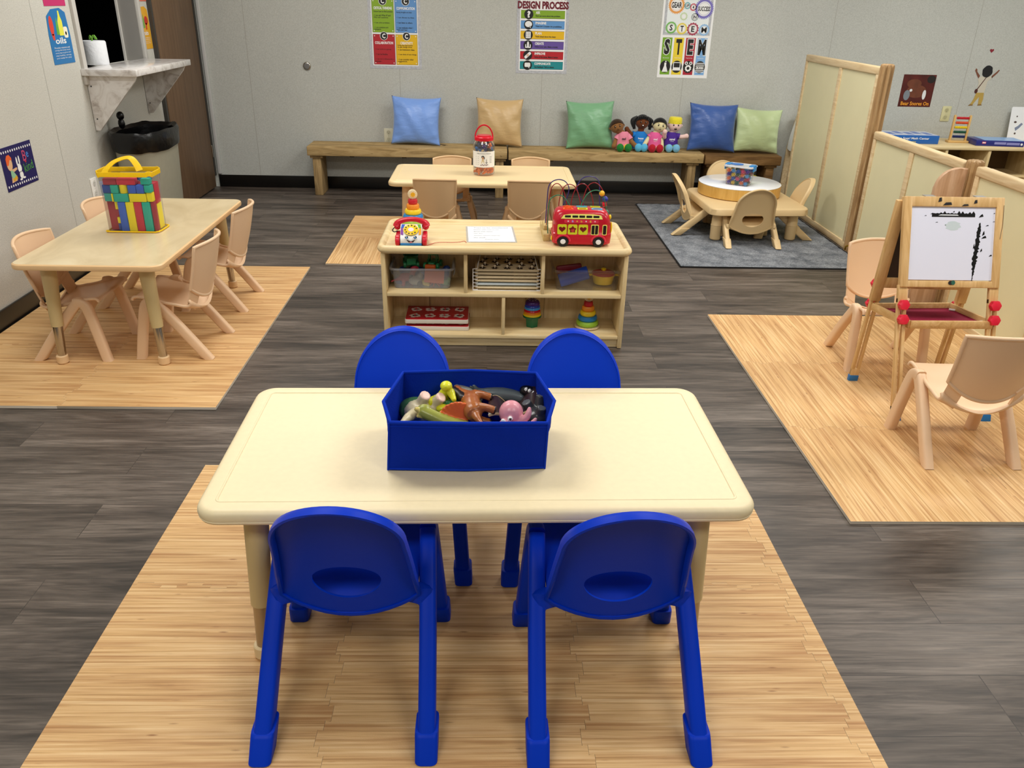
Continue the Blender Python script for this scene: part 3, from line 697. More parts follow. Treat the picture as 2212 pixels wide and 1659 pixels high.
b = MB(PY).prism([(-.092, -.010), (.09, -.010), (.083, .008), (.05, .013), (-.05, .013), (-.08, .008)], -.004, .0012, UW)
b.use(BK)
for x, w in ((-.062, .026), (-.03, .025), (0, .025), (.031, .025), (.062, .026)): b.prism(rrect(w, .010, .002, 2, x, .001), 0, .0018, UW)
b.build('upper_window', bs)
b = MB()
K = T(0, -.0628, .1245) @ RX(82)
b.use(C('#d92a44', .3)).prism(rrect(.15, .016, .003, 2, -.005, 0), -.002, .0004, K)
for i, (ch, c) in enumerate((('*', '#f5f0f0'), ('a', '#b9a3e8'), ('*', '#f3d33a'), ('b', '#f0b23a'), ('*', '#f5f0f0'), ('c', '#f4d63e'), ('*', '#f5d0e0'))):
    x = -.063+i*.0195; b.use(C(c, .4))
    if ch == '*': b.prism(star(5, .0045, .002, x, 0), 0, .0009, K)
    else: b.text(ch, .008, .0095, K @ T(x, 0, .0011), bold=.03)
b.build('letter_strip', bs)
for x, y, c, sh_ in ((-.063, -.024, '#f36a24', 'q'), (.0, -.024, '#c9d62e', 'r'), (.063, -.024, '#5fb7e0', 'o'), (-.06, .022, '#f36a24', 's'), (.0, .022, '#53c3cf', 'o'), (.06, .022, '#c9d62e', 'r')):
    p = {'q': [(-.024, -.012), (.024, -.012), (.017, .011), (-.019, .011)], 'r': rrect(.044, .024, .004, 3), 'o': ell(.025, .013, 20), 's': star(4, .024, .015)}[sh_]
    bb = MB(C(c, .35)); q = [(a*.72, e*.66) for a, e in p]
    n = len(p); bb.loft([[(a, e, 0) for a, e in p], [(a, e, .006) for a, e in p], [(a, e, .006) for a, e in q], [(a, e, .001) for a, e in q]], False, False)
    bb.use(C('#5a1a1c', .5)).flat(q, T(0, 0, .0008)); bb.build('roof_slot', bs, T(x, y, .171) @ RX(6 if y < 0 else -6))
for x in (-.082, .074):
    for sy in (-1, 1):
        w = MB(C('#141416', .5)).lathe([(.008, -.008), (.023, -.008), (.026, -.004), (.026, .004), (.023, .008), (.008, .008)], 26).build('wheel', bs, T(x, sy*.060, .026) @ RX(90))
        MB(C('#f2f2f4', .3)).lathe([(.004, -.001), (.0125, -.001), (.011, .003), (.004, .004)], 20).build('hub_cap', w, T(0, 0, .008*(1 if sy < 0 else -1)) @ (I4 if sy < 0 else RX(180)))
        MB(C('#e0304a', .25)).tube([(x+.031*math.cos(a), sy*.066, .028+.029*math.sin(a)) for a in (i*PI/12 for i in range(13))], .004, 8).build('wheel_arch', bs)
MB(YEL).ball((.13, -.02, .085), (.006, .016, .03), 10).ball((.122, -.03, .14), (.006, .012, .012), 10).ball((-.131, -.04, .035), (.004, .008, .012), 10).build('lamp', bs)
# ---------------------------------------------------------------- bead maze
bm_ = thing('bead_maze', 'wooden bead maze with purple, red and green wire loops behind the toy bus', 'bead maze', (.42, 3.80, TZ))
b = MB(wood('bead_wood', [(.3, '#b59a5f'), (.6, '#cdb377'), (.8, '#d8c089')], (30, 4, 30), .5))
for x in (-.148, .13): b.box((x, -.02, .016), (.034, .26, .032), bev=.004).box((x, -.02, .042), (.022, .10, .022), bev=.003)
b.box((-.009, 0, .012), (.26, .03, .016), bev=.003); b.build('wooden_base', bm_)
def W_(pts, y0, y1): n = len(pts); return spline([(x-.42, y0+(y1-y0)*i/(n-1), z-TZ) for i, (x, z) in enumerate(pts)], 6)
PUR, RDW, GRW = C('#2d2370', .3), C('#8d1622', .3), C('#2c7a58', .35)
MB(PUR).tube(W_([(.272, .51), (.274, .56), (.277, .627), (.281, .694), (.299, .721), (.331, .73), (.361, .719), (.378, .688), (.37, .643), (.354, .605), (.36, .57), (.40, .565), (.44, .58), (.452, .609), (.43, .649), (.417, .686), (.424, .713), (.445, .736), (.477, .742), (.505, .734), (.521, .713), (.526, .671), (.53, .616), (.55, .51)], -.02, .02), .0024, 8).build('purple_wire', bm_)
MB(RDW).tube(W_([(.275, .51), (.278, .591), (.287, .68), (.298, .711), (.317, .721), (.335, .71), (.353, .676), (.365, .619), (.352, .57), (.335, .58), (.329, .616), (.336, .673), (.352, .708), (.376, .718), (.401, .706), (.42, .667), (.429, .62), (.41, .57), (.39, .58), (.386, .622), (.395, .674), (.413, .711), (.437, .721), (.46, .707), (.479, .671), (.49, .621), (.47, .58), (.45, .58), (.442, .638), (.453, .692), (.469, .718), (.491, .726), (.513, .715), (.533, .686), (.546, .635), (.55, .51)], -.06, -.05), .0022, 8).build('red_wire', bm_)
MB(GRW).tube(W_([(.278, .50), (.275, .57), (.276, .62), (.281, .659), (.3, .677), (.321, .682), (.344, .674), (.362, .653), (.385, .622), (.405, .613), (.424, .634), (.441, .669), (.459, .693), (.483, .704), (.509, .7), (.53, .67), (.548, .6), (.553, .51)], -.13, -.11), .0024, 8).build('green_wire', bm_)
for x, z, c, r, y in ((.520, .690, '#f2bb28', .013, -.11), (.545, .652, '#20309c', .0135, -.055), (.545, .603, '#2d7f62', .013, -.11), (.55, .575, '#2a3aa8', .009, -.05), (.405, .618, '#2b9e93', .012, -.115)):
    MB(C(c, .3)).ball((x-.42, y, z-TZ), r, 14).build('bead', bm_)
MB(RED).cyl((.534-.42, -.055, .626-TZ), (.552-.42, -.055, .63-TZ), .011).build('bead', bm_)
# ---------------------------------------------------------------- compartments: clear bins
def tote(name, label, x, y, z, w, d, h, mat, k=.93):
    t = thing(name, label, 'storage bin', (x, y, z), group='clear bins in the toy shelf')
    b = MB(mat); r = .02
    def q(s_, zz, o=0): return [(a, e, zz) for a, e in rrect(w*s_-2*o, d*s_-2*o, r, 4)]
    b.loft([q(k, .002), q(k+.012, .012), q(.985, h-.012), q(1, h-.010)], True, False); b.build('tub', t)
    b = MB(mat).tube([(a, e, h-.004) for a, e in rrect(w+.012, d+.012, r, 4)], .006, 8, True)
    for sx in (-1, 1): b.surf(lambda u, v, sx=sx: (sx*(w/2+.004+.007*math.sin(PI*u)), (v-.5)*.09, h-.05+.05*u), 5, 2, .003)
    b.build('rim', t); return t
FROST = mat_clear('frosted_plastic', '#c3cad8', .36, .05, .25); CLEAR = mat_clear('clear_plastic', '#e8e4de', .04, .05)
tote('storage_bin', 'frosted clear bin of mixed toys in the upper left compartment', -.302, 3.66, SZ1, .275, .21, .098, FROST)
tote('storage_bin', 'clear bin with play pot in the upper right compartment', .463, 3.66, SZ1, .305, .21, .098, CLEAR)
GRN = C('#1d7f4d', .35)
def car(name, label, loc, rz, tractor):
    t = thing(name, label, 'toy vehicle', loc, rz)
    b = MB(GRN)
    if not tractor:
        b.box((0, 0, .018), (.05, .085, .014), bev=.004); b.surf(lambda u, v: ((u-.5)*.066, (v-.5)*.06+.01, .03+.03*abs(2*u-1)**2.5), 10, 2, .003)
        b.box((0, .045, .04), (.06, .004, .03)).box((0, -.02, .04), (.06, .003, .026)); b.build('dump_body', t)
        MB(GRN).box((0, -.042, .036), (.044, .03, .034), bev=.006).build('cab', t)
    else:
        b.box((0, 0, .022), (.03, .08, .022), bev=.005).tube([(-.02, .02, .03), (-.017, .016, .064), (.017, .016, .064), (.02, .02, .03)], .003, 6).tube([(-.02, -.012, .03), (-.017, -.01, .064), (.017, -.01, .064), (.02, -.012, .03)], .003, 6).box((0, .003, .066), (.042, .034, .004), bev=.001); b.build('tractor_body', t)
        MB(C('#d9641e', .4)).box((0, -.05, .016), (.05, .02, .024), bev=.006).build('bucket', t)
    for sx in (-1, 1):
        for y in (-.03, .03): MB(GRN).lathe([(.004, -.006), (.014, -.006), (.016, 0), (.014, .006), (.004, .006)], 16).build('wheel', t, T(sx*.03, y, .016) @ RY(90))
    return t
car('toy_dump_truck', 'green toy dump truck on top of the toys in the left bin', (-.36, 3.67, SZ1+.075), 8, False)
car('toy_tractor', 'green toy tractor with orange bucket on top of the toys in the left bin', (-.255, 3.66, SZ1+.072), -12, True)
tag(MB(C('#e87a55', .7)).box((0, 0, 0), (.09, .0015, .062)).build('paper_card', None, T(-.245, 3.567, SZ1+.058) @ RY(4) @ RX(-6)), 'orange paper card standing behind the front of the left bin', 'card')
def critter(name, label, loc, mats, kind, rz=0, sc=1, rx=0, ry=0, cat='toy animal', group=None, vox=.0035):
    m1 = C(mats[0], .3, .5); m2 = C(mats[1], .3, .5)
    b = MB(m1, m2)
    kind(b, m1, m2)
    o = b.blob(name, None, vox, 2, T(*loc) @ RZ(rz) @ RX(rx) @ RY(ry) @ S(sc, sc, sc)); return tag(o, label, cat, group)
def quad(b, m1, m2, L=.05, H=.045, neck=.03, head=.016, tail=.05, leg=.009, mane=False, horn=0, tone=None):
    b.use(m1).tube(spline([(-L, 0, H), (-L*.4, 0, H*1.12), (L*.4, 0, H*1.08), (L, 0, H*1.1)], 4), [.017, .019, .021, .022, .022, .022, .022, .021, .021, .02, .019, .018, .017], 12)
    b.tube([(L*.85, 0, H*1.1), (L*1.2, 0, H+neck)], [.017, .012], 10).ball((L*1.35, 0, H+neck*1.05), (head*1.4, head*.85, head*.9), 12)
    b.tube(spline([(-L, 0, H), (-L-tail*.4, 0, H*.9), (-L-tail, 0, H*.65)], 4), [.012, .011, .01, .009, .008, .006, .005, .004, .003], 8)
    for x in (-L*.75, L*.75):
        for y in (-1, 1): b.use(m1).tube([(x, y*.013, H), (x+.003, y*.016, H*.5), (x, y*.016, .004)], [.012, leg, leg], 10); b.use(m2).tube([(x, y*.016, .006), (x, y*.016, 0)], [leg*1.08, leg*1.08], 10)
    if mane: b.use(m2).tube(spline([(L*.5, 0, H*1.5), (L*1.0, 0, H+neck*1.05), (L*1.3, 0, H+neck*1.5)], 4), .011, 8)
    if horn: b.use(m2).tube([(L*1.5, .007, H+neck*1.3), (L*1.75, .01, H+neck*1.9)], [.005, .0015], 6).tube([(L*1.5, -.007, H+neck*1.3), (L*1.75, -.01, H+neck*1.9)], [.005, .0015], 6)
lump = lambda b, m1, m2: (b.use(m1).ball((0, 0, .018), (.026, .02, .018), 12).ball((.018, 0, .034), .012, 10), b.use(m2).ball((-.016, .006, .03), .011, 10).ball((.01, -.016, .01), .01, 10))
octo = lambda b, m1, m2: (b.use(m1).ball((0, 0, .03), (.018, .018, .02), 12), [b.tube(spline([(.008*math.cos(a), .008*math.sin(a), .018), (.02*math.cos(a), .02*math.sin(a), .008), (.03*math.cos(a), .03*math.sin(a), .004)], 3), .005, 6) for a in (i*PI/3 for i in range(6))])
for nm, lb, x, y, z, c, k, s_ in (('toy_dinosaur', 'dark red toy dinosaur at the lower left of the frosted bin', -.375, 3.60, .006, ('#b03048', '#7a2035'), lambda b, a, c: quad(b, a, c, .03, .035, .04), .95),
    ('toy_animal', 'grey toy animal with dark eye beside the red dinosaur in the frosted bin', -.335, 3.595, .006, ('#b9bbb8', '#3a3a40'), lump, 1.25),
    ('toy_ball', 'yellow rubber toy lump at the bottom of the frosted bin', -.285, 3.59, .004, ('#e8d25a', '#e8d25a'), lump, .75), ('toy_octopus', 'orange toy octopus below the orange card in the frosted bin', -.245, 3.60, .004, ('#e0694a', '#e0694a'), octo, 1.0),
    ('toy_turtle', 'green toy turtle at the lower right of the frosted bin', -.195, 3.60, .004, ('#6fae6a', '#4d8a50'), lump, .85), ('toy_car', 'blue toy lump at the left side of the frosted bin', -.412, 3.61, .004, ('#2b4fa0', '#2b4fa0'), lump, .8),
    ('toy_car', 'dark blue toy lump at the right back of the frosted bin', -.22, 3.67, .004, ('#26407e', '#1d2f5c'), lump, 1.6), ('toy_car', 'dark blue toy lump in the middle of the frosted bin', -.30, 3.68, .004, ('#2a4585', '#26407e'), lump, 1.7), ('toy_car', 'dark blue toy lump at the left back of the frosted bin', -.375, 3.68, .004, ('#26407e', '#2c3c70'), lump, 1.6)):
    critter(nm, lb, (x, y, SZ1+z), c, k, 20, s_, cat='toy')
bx = MB(C('#1648b8', .3)).lathe([(.026, -.07), (.031, -.068), (.031, .068), (.026, .07), (.022, .07), (.022, .05)], 28)
tag(bx.build('toy_cylinder', None, T(.402, 3.60, SZ1+.055) @ RY(90-18) @ RZ(10)), 'blue plastic cylinder tilted in the right clear bin', 'toy')
tag(MB(C('#7d1220', .4)).box((0, 0, 0), (.12, .02, .05), bev=.008).build('toy_block', None, T(.385, 3.66, SZ1+.07) @ RY(-8)), 'dark red toy block behind the blue cylinder in the right clear bin', 'toy')
t = thing('toy_pot', 'yellow toy cooking pot with red lid in the right clear bin', 'toy pot', (.548, 3.655, SZ1+.006))
MB(YEL).lathe([(.03, 0), (.045, .004), (.052, .04), (.056, .042), (.056, .047), (.05, .047), (.046, .01), (.0, .008)], 32).ball((.066, 0, .042), (.016, .012, .005), 10).ball((-.066, 0, .042), (.016, .012, .005), 10).build('pot', t)
MB(C('#b3141f', .3)).lathe([(.055, .046), (.053, .054), (.03, .061), (.0, .063)], 32).build('lid', t); MB(YEL).lathe([(.006, .06), (.012, .068), (.012, .073), (.004, .076)], 18).build('lid_knob', t)
# puzzle rack
rk = thing('puzzle_rack', 'white wire rack of wooden puzzles in the upper middle compartment', 'puzzle rack', (.091, 3.645, SZ1))
b = MB(C('#e9eaec', .35))
for sx in (-1, 1):
    x = sx*.158
    b.tube([(x, -.10, 0), (x, -.10, .105), (x-sx*.02, -.10, .105), (x-sx*.035, .02, .15), (x-sx*.035, .10, .15), (x-sx*.02, .10, .0)], .0022, 6)
    for k in range(7): b.tube([(x, -.10, .004+.0165*k), (x-sx*.02, -.10, .004+.0165*k), (x-sx*.02, .09, .004+.0165*k)], .0018, 6)
b.tube([(-.158, -.10, .001), (.158, -.10, .001)], .0022, 6).tube([(-.138, .09, .002), (.138, .09, .002)], .0022, 6); b.build('wire_frame', rk)
PZW = C('#e4d3b0', .5, var=.04); DKP = C('#3a2a20', .6)
for k in range(6):
    top = k == 5; z = SZ1+.0075+.0165*k
    t = thing('wooden_puzzle', ['wooden puzzle lowest in the white wire rack', 'wooden puzzle second from the bottom of the white wire rack', 'wooden puzzle third from the bottom of the white wire rack', 'wooden puzzle third from the top of the white wire rack', 'wooden puzzle second from the top of the white wire rack', 'wooden peg puzzle on top of the white wire rack'][k], 'puzzle', (.091, 3.645, z), (0, .6, -.5, .8, -.4, 0)[k], 'puzzles in the wire rack')
    MB(PZW if k != 1 else C('#c9d6de', .4)).prism(rrect(.296, .19, .012, 4), 0, .0085, bev=.002).build('board', t)
    if k in (2, 3, 4): MB(C('#1c1a18', .6)).box((-.05, -.05, .0095), (.16, .05, .002)).build('puzzle_piece', t)
    if top:
        for j in range(4):
            for i in range(5):
                x, y = -.115+i*.057+(.012 if j % 2 else 0), -.07+j*.048
                p = MB(DKP).prism(star(5+(i+j) % 3, .019, .012, 0, 0, i), .0086, .0096).build('puzzle_piece', t, T(x, y, 0))
                MB(C('#ead9bd', .5)).lathe([(.0025, .0095), (.003, .015), (.0055, .017), (.0055, .022), (.003, .024)], 12).build('peg', p)
# red puzzles
RP = C('#b8202c', .4)
for k in range(2):
    t = thing('farm_puzzle', ['lower red picture puzzle in the bottom left compartment', 'upper red picture puzzle in the bottom left compartment'][k], 'puzzle', (-.238+.004*(1-k), 3.655, SZ0+.034*k), (-.6, .5)[k], 'red puzzles in the bottom shelf')
    b = MB(C('#d9d2c6', .5)).prism(rrect(.298, .21, .01, 4), 0, .020, bev=.002); b.build('board', t)
    b = MB(RP).prism(rrect(.294, .206, .009, 4), .0185, .0208, bev=.0005); b.build('picture', t)
    for j in range(2):
        for i in range(4):
            x, y = -.105+i*.07, -.052+j*.085
            p = MB(C('#e9e2de', .5)).prism([(a*(1+.25*math.sin(3*q+i+j)), e*(1+.3*math.cos(2*q+i))) for q, (a, e) in enumerate(ell(.024, .024, 14))], .0206, .0212).build('puzzle_piece', t, T(x, y, 0))
            bb = MB(C(['#26201e', '#7a1a20', '#b5aaa2', '#26201e'][(i+j) % 4], .5)).flat([(a*(1+.35*math.sin(2*q+j)), e*.8) for q, (a, e) in enumerate(ell(.015, .011, 10))], T(0, 0, .0214)); bb.use(RED).lathe([(.003, .021), (.004, .025), (.003, .027)], 10); bb.build('knob', p)
# stacking cups
cx, cy = .215, 3.625; z = SZ0
t = thing('stacking_cup', 'green hexagonal stacking cup, bottom of the cup tower', 'cup', (cx, cy, z), 0, 'stacking cups')
MB(C('#0f6b43', .25)).loft([[(r*math.cos(a+PI/2), r*math.sin(a+PI/2), zz) for a in (i*PI/3 for i in range(6))] for r, zz in ((.030, 0), (.034, .046))]).build('hexagon_cup', t, ang=20)
MB(C('#0f6b43', .25)).lathe([(.034, .046), (.044, .048), (.045, .053), (.042, .056), (.03, .056)], 30).build('rim', t)
z += .0565
for i, (c, n, r, h) in enumerate((('#f3d81f', 'yellow', .043, .010), ('#ef8f1e', 'orange', .041, .010), ('#c8142a', 'red', .0395, .011), ('#3f9be0', 'light blue', .038, .011), ('#1a3fb0', 'dark blue', .0365, .011), ('#3b1470', 'purple', .035, .022))):
    b = MB(C(c, .22, .55)).lathe([(r-.004, 0), (r, .001), (r+.0005, h*.3), (r-.0015, h*.6), (r-.003, h-.001 if i < 5 else h*.7), (r-.004, h) if i < 5 else (r-.012, h)], 32)
    if i == 5:
        b.use(C('#c9b8e8', .3))
        for k in range(8): b.ball((.019*math.cos(k*PI/4), .019*math.sin(k*PI/4), h), .0022, 6)
    tag(b.build('stacking_cup', None, T(cx, cy, z)), n+' stacking cup in the cup tower, turned upside down' if i < 5 else 'purple stacking cup on top of the cup tower', 'cup', 'stacking cups'); z += h+.0003
# ================================================================ benches
BENCH = wood('rough_timber', [(.25, '#75603b'), (.5, '#b09465'), (.75, '#cbb07f')], (3.5, 26, 26), .75, .2, knots=(1.0, '#3b2a18', (9, 22, 22), .68), bmp=.3)
BENCHV = wood('rough_timber_leg', [(.25, '#6b5739'), (.5, '#9c8259'), (.75, '#b89d70')], (26, 26, 3.5), .75, .2, bmp=.3)
BENCHD = wood('dark_timber', [(.25, '#4a351f'), (.5, '#7a5a34'), (.75, '#97744a')], (3.5, 26, 26), .7, .25, bmp=.3)
def bench(label, x0, x1, z, legs, BENCH=BENCH, BENCHV=BENCHV):
    t = thing('timber_bench', label, 'bench', ((x0+x1)/2, 6.79, 0), group='rough timber benches along the back wall')
    w = x1-x0
    for k, (y0, y1) in enumerate(((-.145, -.002), (.002, .14))): MB(BENCH).box((0, (y0+y1)/2, z-.037), (w, y1-y0, .074), bev=.007).build('plank', t)
    for x in legs:
        MB(BENCHV).box((x-(x0+x1)/2, .0, (z-.078)/2), (.065, .235, z-.078), bev=.004).build('leg', t)
        MB(BENCHV).box((x-(x0+x1)/2, 0, z-.085), (.10, .25, .02), bev=.003).build('cleat', t)
    b = MB(C('#2a2118', .8))
    for i in range(int(w/.45)): b.box((-w/2+.35+.42*i, 0, z-.078), (.035, .22, .012))
    b.build('batten', t); return t
bench('long rough timber bench along the back wall, left one with the light blue cushion', -1.452, .150, .393, (-1.385, .09))
bench('long rough timber bench along the back wall with the four dolls', .160, 1.748, .386, (.235, 1.665))
bench('short dark timber bench at the right end below the pale green cushion', 1.760, 2.385, .377, (1.83, 2.31), BENCHD, BENCHD)
# ================================================================ cushions
def pillow(label, hexc, x, y, z, w, h, tilt, roll, seed, rz=0):
    r = random.Random(seed); ph = [r.uniform(0, 6.28) for _ in range(8)]; n = 40
    m, nt, bs_ = newmat('satin_'+hexc[1:]); bs_.inputs['Base Color'].default_value = lin(hexc); bs_.inputs['Roughness'].default_value = .38; bs_.inputs['Sheen Weight'].default_value = .35; bs_.inputs['Specular IOR Level'].default_value = .45
    nz = tex(nt, 'ShaderNodeTexNoise', Scale=9.0, Detail=3.0, Distortion=1.5); nt.links.new(coords(nt, (1, 1, 2.2)), nz.inputs['Vector']); bump(nt, bs_, nz.outputs['Fac'], .15, .03)
    b = MB(m)
    def f(sg):
        def g(u, v):
            a, c = 2*u-1, 2*v-1; e = 1-max(abs(a), abs(c))**5
            sx = a*(1-.09*(1-c*c)); sz = c*(1-.085*(1-a*a))
            d = (max(0, 1-a*a)**.62)*(max(0, 1-c*c)**.62)
            wr = 0
            for k in range(4): wr += math.sin((7+3*k)*c+ph[k]+2.5*a*math.sin(ph[k+4]))*.006*max(0, abs(a)-.35)**1.2*(1 if (ph[k] > 3) == (a > 0) else .35)
            wr += .004*math.sin(9*a+5*c+ph[5])*d
            return (sx*w/2, sg*(.075*d+wr*min(1, 6*(1-abs(a)))*min(1, 6*(1-abs(c)))), sz*h/2)
        return g
    b.surf(f(-1), n, n).surf(f(1), n, n)
    bmesh.ops.remove_doubles(b.bm, verts=b.bm.verts[:], dist=.0006)
    return tag(b.build('cushion', None, T(x, y, z) @ RZ(rz) @ RX(tilt) @ RY(roll), ang=180), label, 'cushion', 'satin cushions on the benches')
pillow('light blue satin cushion on the left bench', '#7aa2ea', -.59, 6.83, .579, .40, .375, -13, 1.5, 1)
pillow('tan satin cushion on the left bench behind the red-lidded jar', '#cbab78', .085, 6.83, .579, .385, .375, -13, 1, 2)
pillow('medium green satin cushion left of the dolls', '#76ab80', .825, 6.83, .572, .395, .375, -13, -1.2, 3)
pillow('navy blue satin cushion right of the dolls', '#34589e', 1.828, 6.81, .572, .40, .378, -14, 1.5, 4)
pillow('pale green satin cushion on the short bench', '#c4d6a2', 2.205, 6.82, .553, .385, .352, -12, 2.5, 5)
# ================================================================ dolls
def doll(label, loc, rz, skin, hair, shirt, shorts, shoe, word, wcol, armL, armR, head, tilt, style, gap):
    t = thing('cloth_doll', label, 'doll', loc, rz, 'cloth dolls on the bench')
    SK = C(skin, .85, .15, sheen=.2)
    b = MB(SK)
    b.loft([[(rx*math.cos(a), ry*math.sin(a), z) for a in (i*PI/8 for i in range(16))] for rx, ry, z in ((.03, .03, .0), (.052, .042, .02), (.05, .04, .08), (.042, .034, .125), (.022, .022, .145))])
    hx, hz = head; hz -= .012; b.tube([(0, 0, .13), (hx*.8, 0, hz-.03)], [.024, .028], 10)
    b.ball((hx, -.004, hz), (.056, .05, .054), 18)
    RT = RY(tilt)
    for sx in (-1, 1): b.ball(tuple(V((hx, 0, hz))+RT.to_3x3() @ V((sx*.055, .0, -.004))), (.012, .008, .014), 8)
    for sx, a in ((-1, armL), (1, armR)): b.tube(spline([(sx*.036, 0, .118)]+list(a), 4), [.017]*4+[.018]*4+[.019, .02, .02, .018, .013][:max(0, len(a)*4+1-8)] if len(a)*4+1 > 8 else .018, 10); b.ball(a[-1], (.021, .018, .021), 10)
    for sx in (-1, 1): b.tube(spline([(sx*.024, -.01, .022), (sx*gap*.8, -.05, .028), (sx*gap, -.085, .026)], 4), .021, 10)
    b.blob('body', t, .0045, 3)
    SH = C(shirt, .75, .2)
    b = MB(SH).loft([[(rx*math.cos(a)*(1+.03*math.sin(3*a+k)), ry*math.sin(a), z) for a in (i*PI/10 for i in range(20))] for k, (rx, ry, z) in enumerate(((.061, .052, .012), (.060, .051, .03), (.056, .047, .08), (.052, .043, .11), (.044, .036, .138), (.028, .028, .149)))], False, False)
    for sx, a in ((-1, armL), (1, armR)):
        p0 = V((sx*.034, 0, .120)); d = (V(a[0])-p0)*(.75 if style != 'bob' else .35); b.tube([p0, p0+d], [.021, .026], 12)
    so = b.build('shirt', t)
    F = T(0, -.0487, .097) @ RX(90-6); MB(C(wcol, .6)).text(word, .045 if len(word) > 3 else .032, .018, F, bold=.03).text('I sometimes feel', .03, .006, F @ T(0, -.017, -.002)).build('lettering', so)
    if shorts: 
        b = MB(C(shorts, .75, .2)).ball((0, -.012, .022), (.056, .05, .026), 16)
        for sx in (-1, 1): b.tube([(sx*.025, -.02, .026), (sx*gap*.85, -.062, .03)], [.027, .026], 12)
        b.build('shorts', t)
    for sx in (-1, 1): MB(C(shoe, .8, .2, sheen=.2)).ball((sx*gap, -.098, .033), (.030, .02, .033), 16).ball((sx*gap, -.09, .03), (.024, .03, .027), 12).build('shoe', t)
    # face and hair in head space
    Hm = T(hx, -.004, hz) @ RT
    fb = MB(C('#14100e', .3))
    def on(x, z, o=.0): return (x, -.0497*math.sqrt(max(.05, 1-(x/.056)**2-(z/.054)**2))-o, z)
    fb.x = Hm
    for sx in (-1, 1): 
        fb.use(C('#0f0c0b', .2)).ball(on(sx*.019, .004), (.0062, .003, .0072), 10).use(C('#ffffff', .3)).ball(on(sx*.019+.002, .0065, .0025), .0018, 6)
        by = {'sad': (.014, .018), 'mad': (.019, .012), 'scared': (.016, .021), 'happy': (.018, .018)}[word]
        fb.use(C('#1d1310', .5)).tube([on(sx*.028, by[0], .001), on(sx*.012, by[1], .001)], .0013, 6)
    fb.use(C('#1d1310', .5))
    mth = {'sad': [(-.011, -.026), (-.003, -.0205), (.004, -.021), (.011, -.027)], 'mad': [(-.01, -.024), (-.003, -.027), (.003, -.023), (.01, -.026)], 'scared': None, 'happy': None}[word]
    if mth: fb.tube([on(x, z, .001) for x, z in mth], .0014, 6)
    elif word == 'scared': fb.ball(on(0, -.026), (.012, .003, .0075), 12).use(C('#c98a90', .5)).ball(on(0, -.029, .002), (.006, .002, .003), 8)
    else: fb.ball(on(0, -.022), (.0095, .003, .0095), 12).use(C('#ffffff', .4)).ball(on(0, -.0195, .0025), (.006, .0015, .004), 8)
    fb.use(SK).ball(on(0, -.008, .002), (.0045, .004, .004), 8); fb.build('face', t)
    HR = C(hair, .9, .15, sheen=.3, bmp=.6, bs=90); hb = MB(HR); hb.x = Hm
    def cap(lim, k=1.05, zoff=0):
        hb.surf(lambda u, v: (lambda a, p: (k*.056*math.sin(p)*math.cos(a), k*.052*math.sin(p)*math.sin(a), k*.056*math.cos(p)+zoff))(u*2*PI, v*lim(u*2*PI)), 28, 8)
    front = lambda a: max(0, -math.sin(a))
    if style == 'short': cap(lambda a: 1.75-.75*front(a)**.7)
    elif style == 'bob': cap(lambda a: 2.15-1.15*front(a)**.6, 1.09)
    elif style == 'flat': cap(lambda a: 1.42-.42*front(a)); hb.loft([[(s_*.05*math.cos(a), s_*.045*math.sin(a), z) for a in (i*PI/10 for i in range(20))] for s_, z in ((1.08, .012), (1.1, .036), (1.04, .055), (.9, .062), (.4, .063))])
    else:
        cap(lambda a: 1.9-.85*front(a)**.7, 1.08)
        for sx in (-1, 1):
            for k in range(4): hb.tube(spline([(sx*.04, -.01+.012*k, .035), (sx*(.062+.006*k), -.012+.012*k, .012), (sx*(.066+.01*(k % 2)), -.01+.01*k, -.022), (sx*.062, -.01+.01*k, -.055+.008*k)], 4), .0125, 8)
        for k in range(5): hb.ball((-.032+.016*k, -.035, .043-.004*abs(k-2)), (.013, .012, .012), 8)
    hb.build('hair', t); return t
zb = .388
doll('cloth doll in pink shirt reading sad with yellow shorts and green shoes', (1.095, 6.77, zb), 0, '#8d6238', '#33200f', '#e58aa0', '#f0dc2e', '#1f7a30', 'sad', '#1a1416',
     [(-.06, -.01, .075), (-.075, -.03, .035)], [(.066, -.02, .075), (.10, -.04, .042)], (-.058, .198), -14, 'short', .033)
doll('cloth doll in blue shirt with long black hair and one raised brown arm', (1.237, 6.79, zb), 0, '#6b3a1d', '#0c0b0c', '#1f79c9', None, '#58b4dd', 'happy', '#f0f4f8',
     [(-.075, -.005, .125), (-.115, -.01, .165)], [(.06, -.01, .075), (.062, -.03, .04)], (.008, .232), 2, 'long', .024)
doll('cloth doll in pink dress with black bob hair and red shoes', (1.352, 6.765, zb), 0, '#e3d7a8', '#0d0c0d', '#e0609a', None, '#b3152a', 'mad', '#f6e6f0',
     [(-.062, -.01, .082), (-.095, -.035, .028)], [(.06, -.0, .07), (.064, -.02, .01)], (.032, .212), 10, 'bob', .031)
doll('cloth doll in purple shirt reading scared with bright yellow flat-top hair', (1.492, 6.785, zb), 0, '#eccbc4', '#e8d936', '#4a2a8c', '#6fae4a', '#79b8dc', 'scared', '#f2f0f6',
     [(-.06, -.02, .11), (-.066, -.05, .155)], [(.075, -.005, .11), (.122, -.01, .118)], (.02, .215), 2, 'flat', .03)
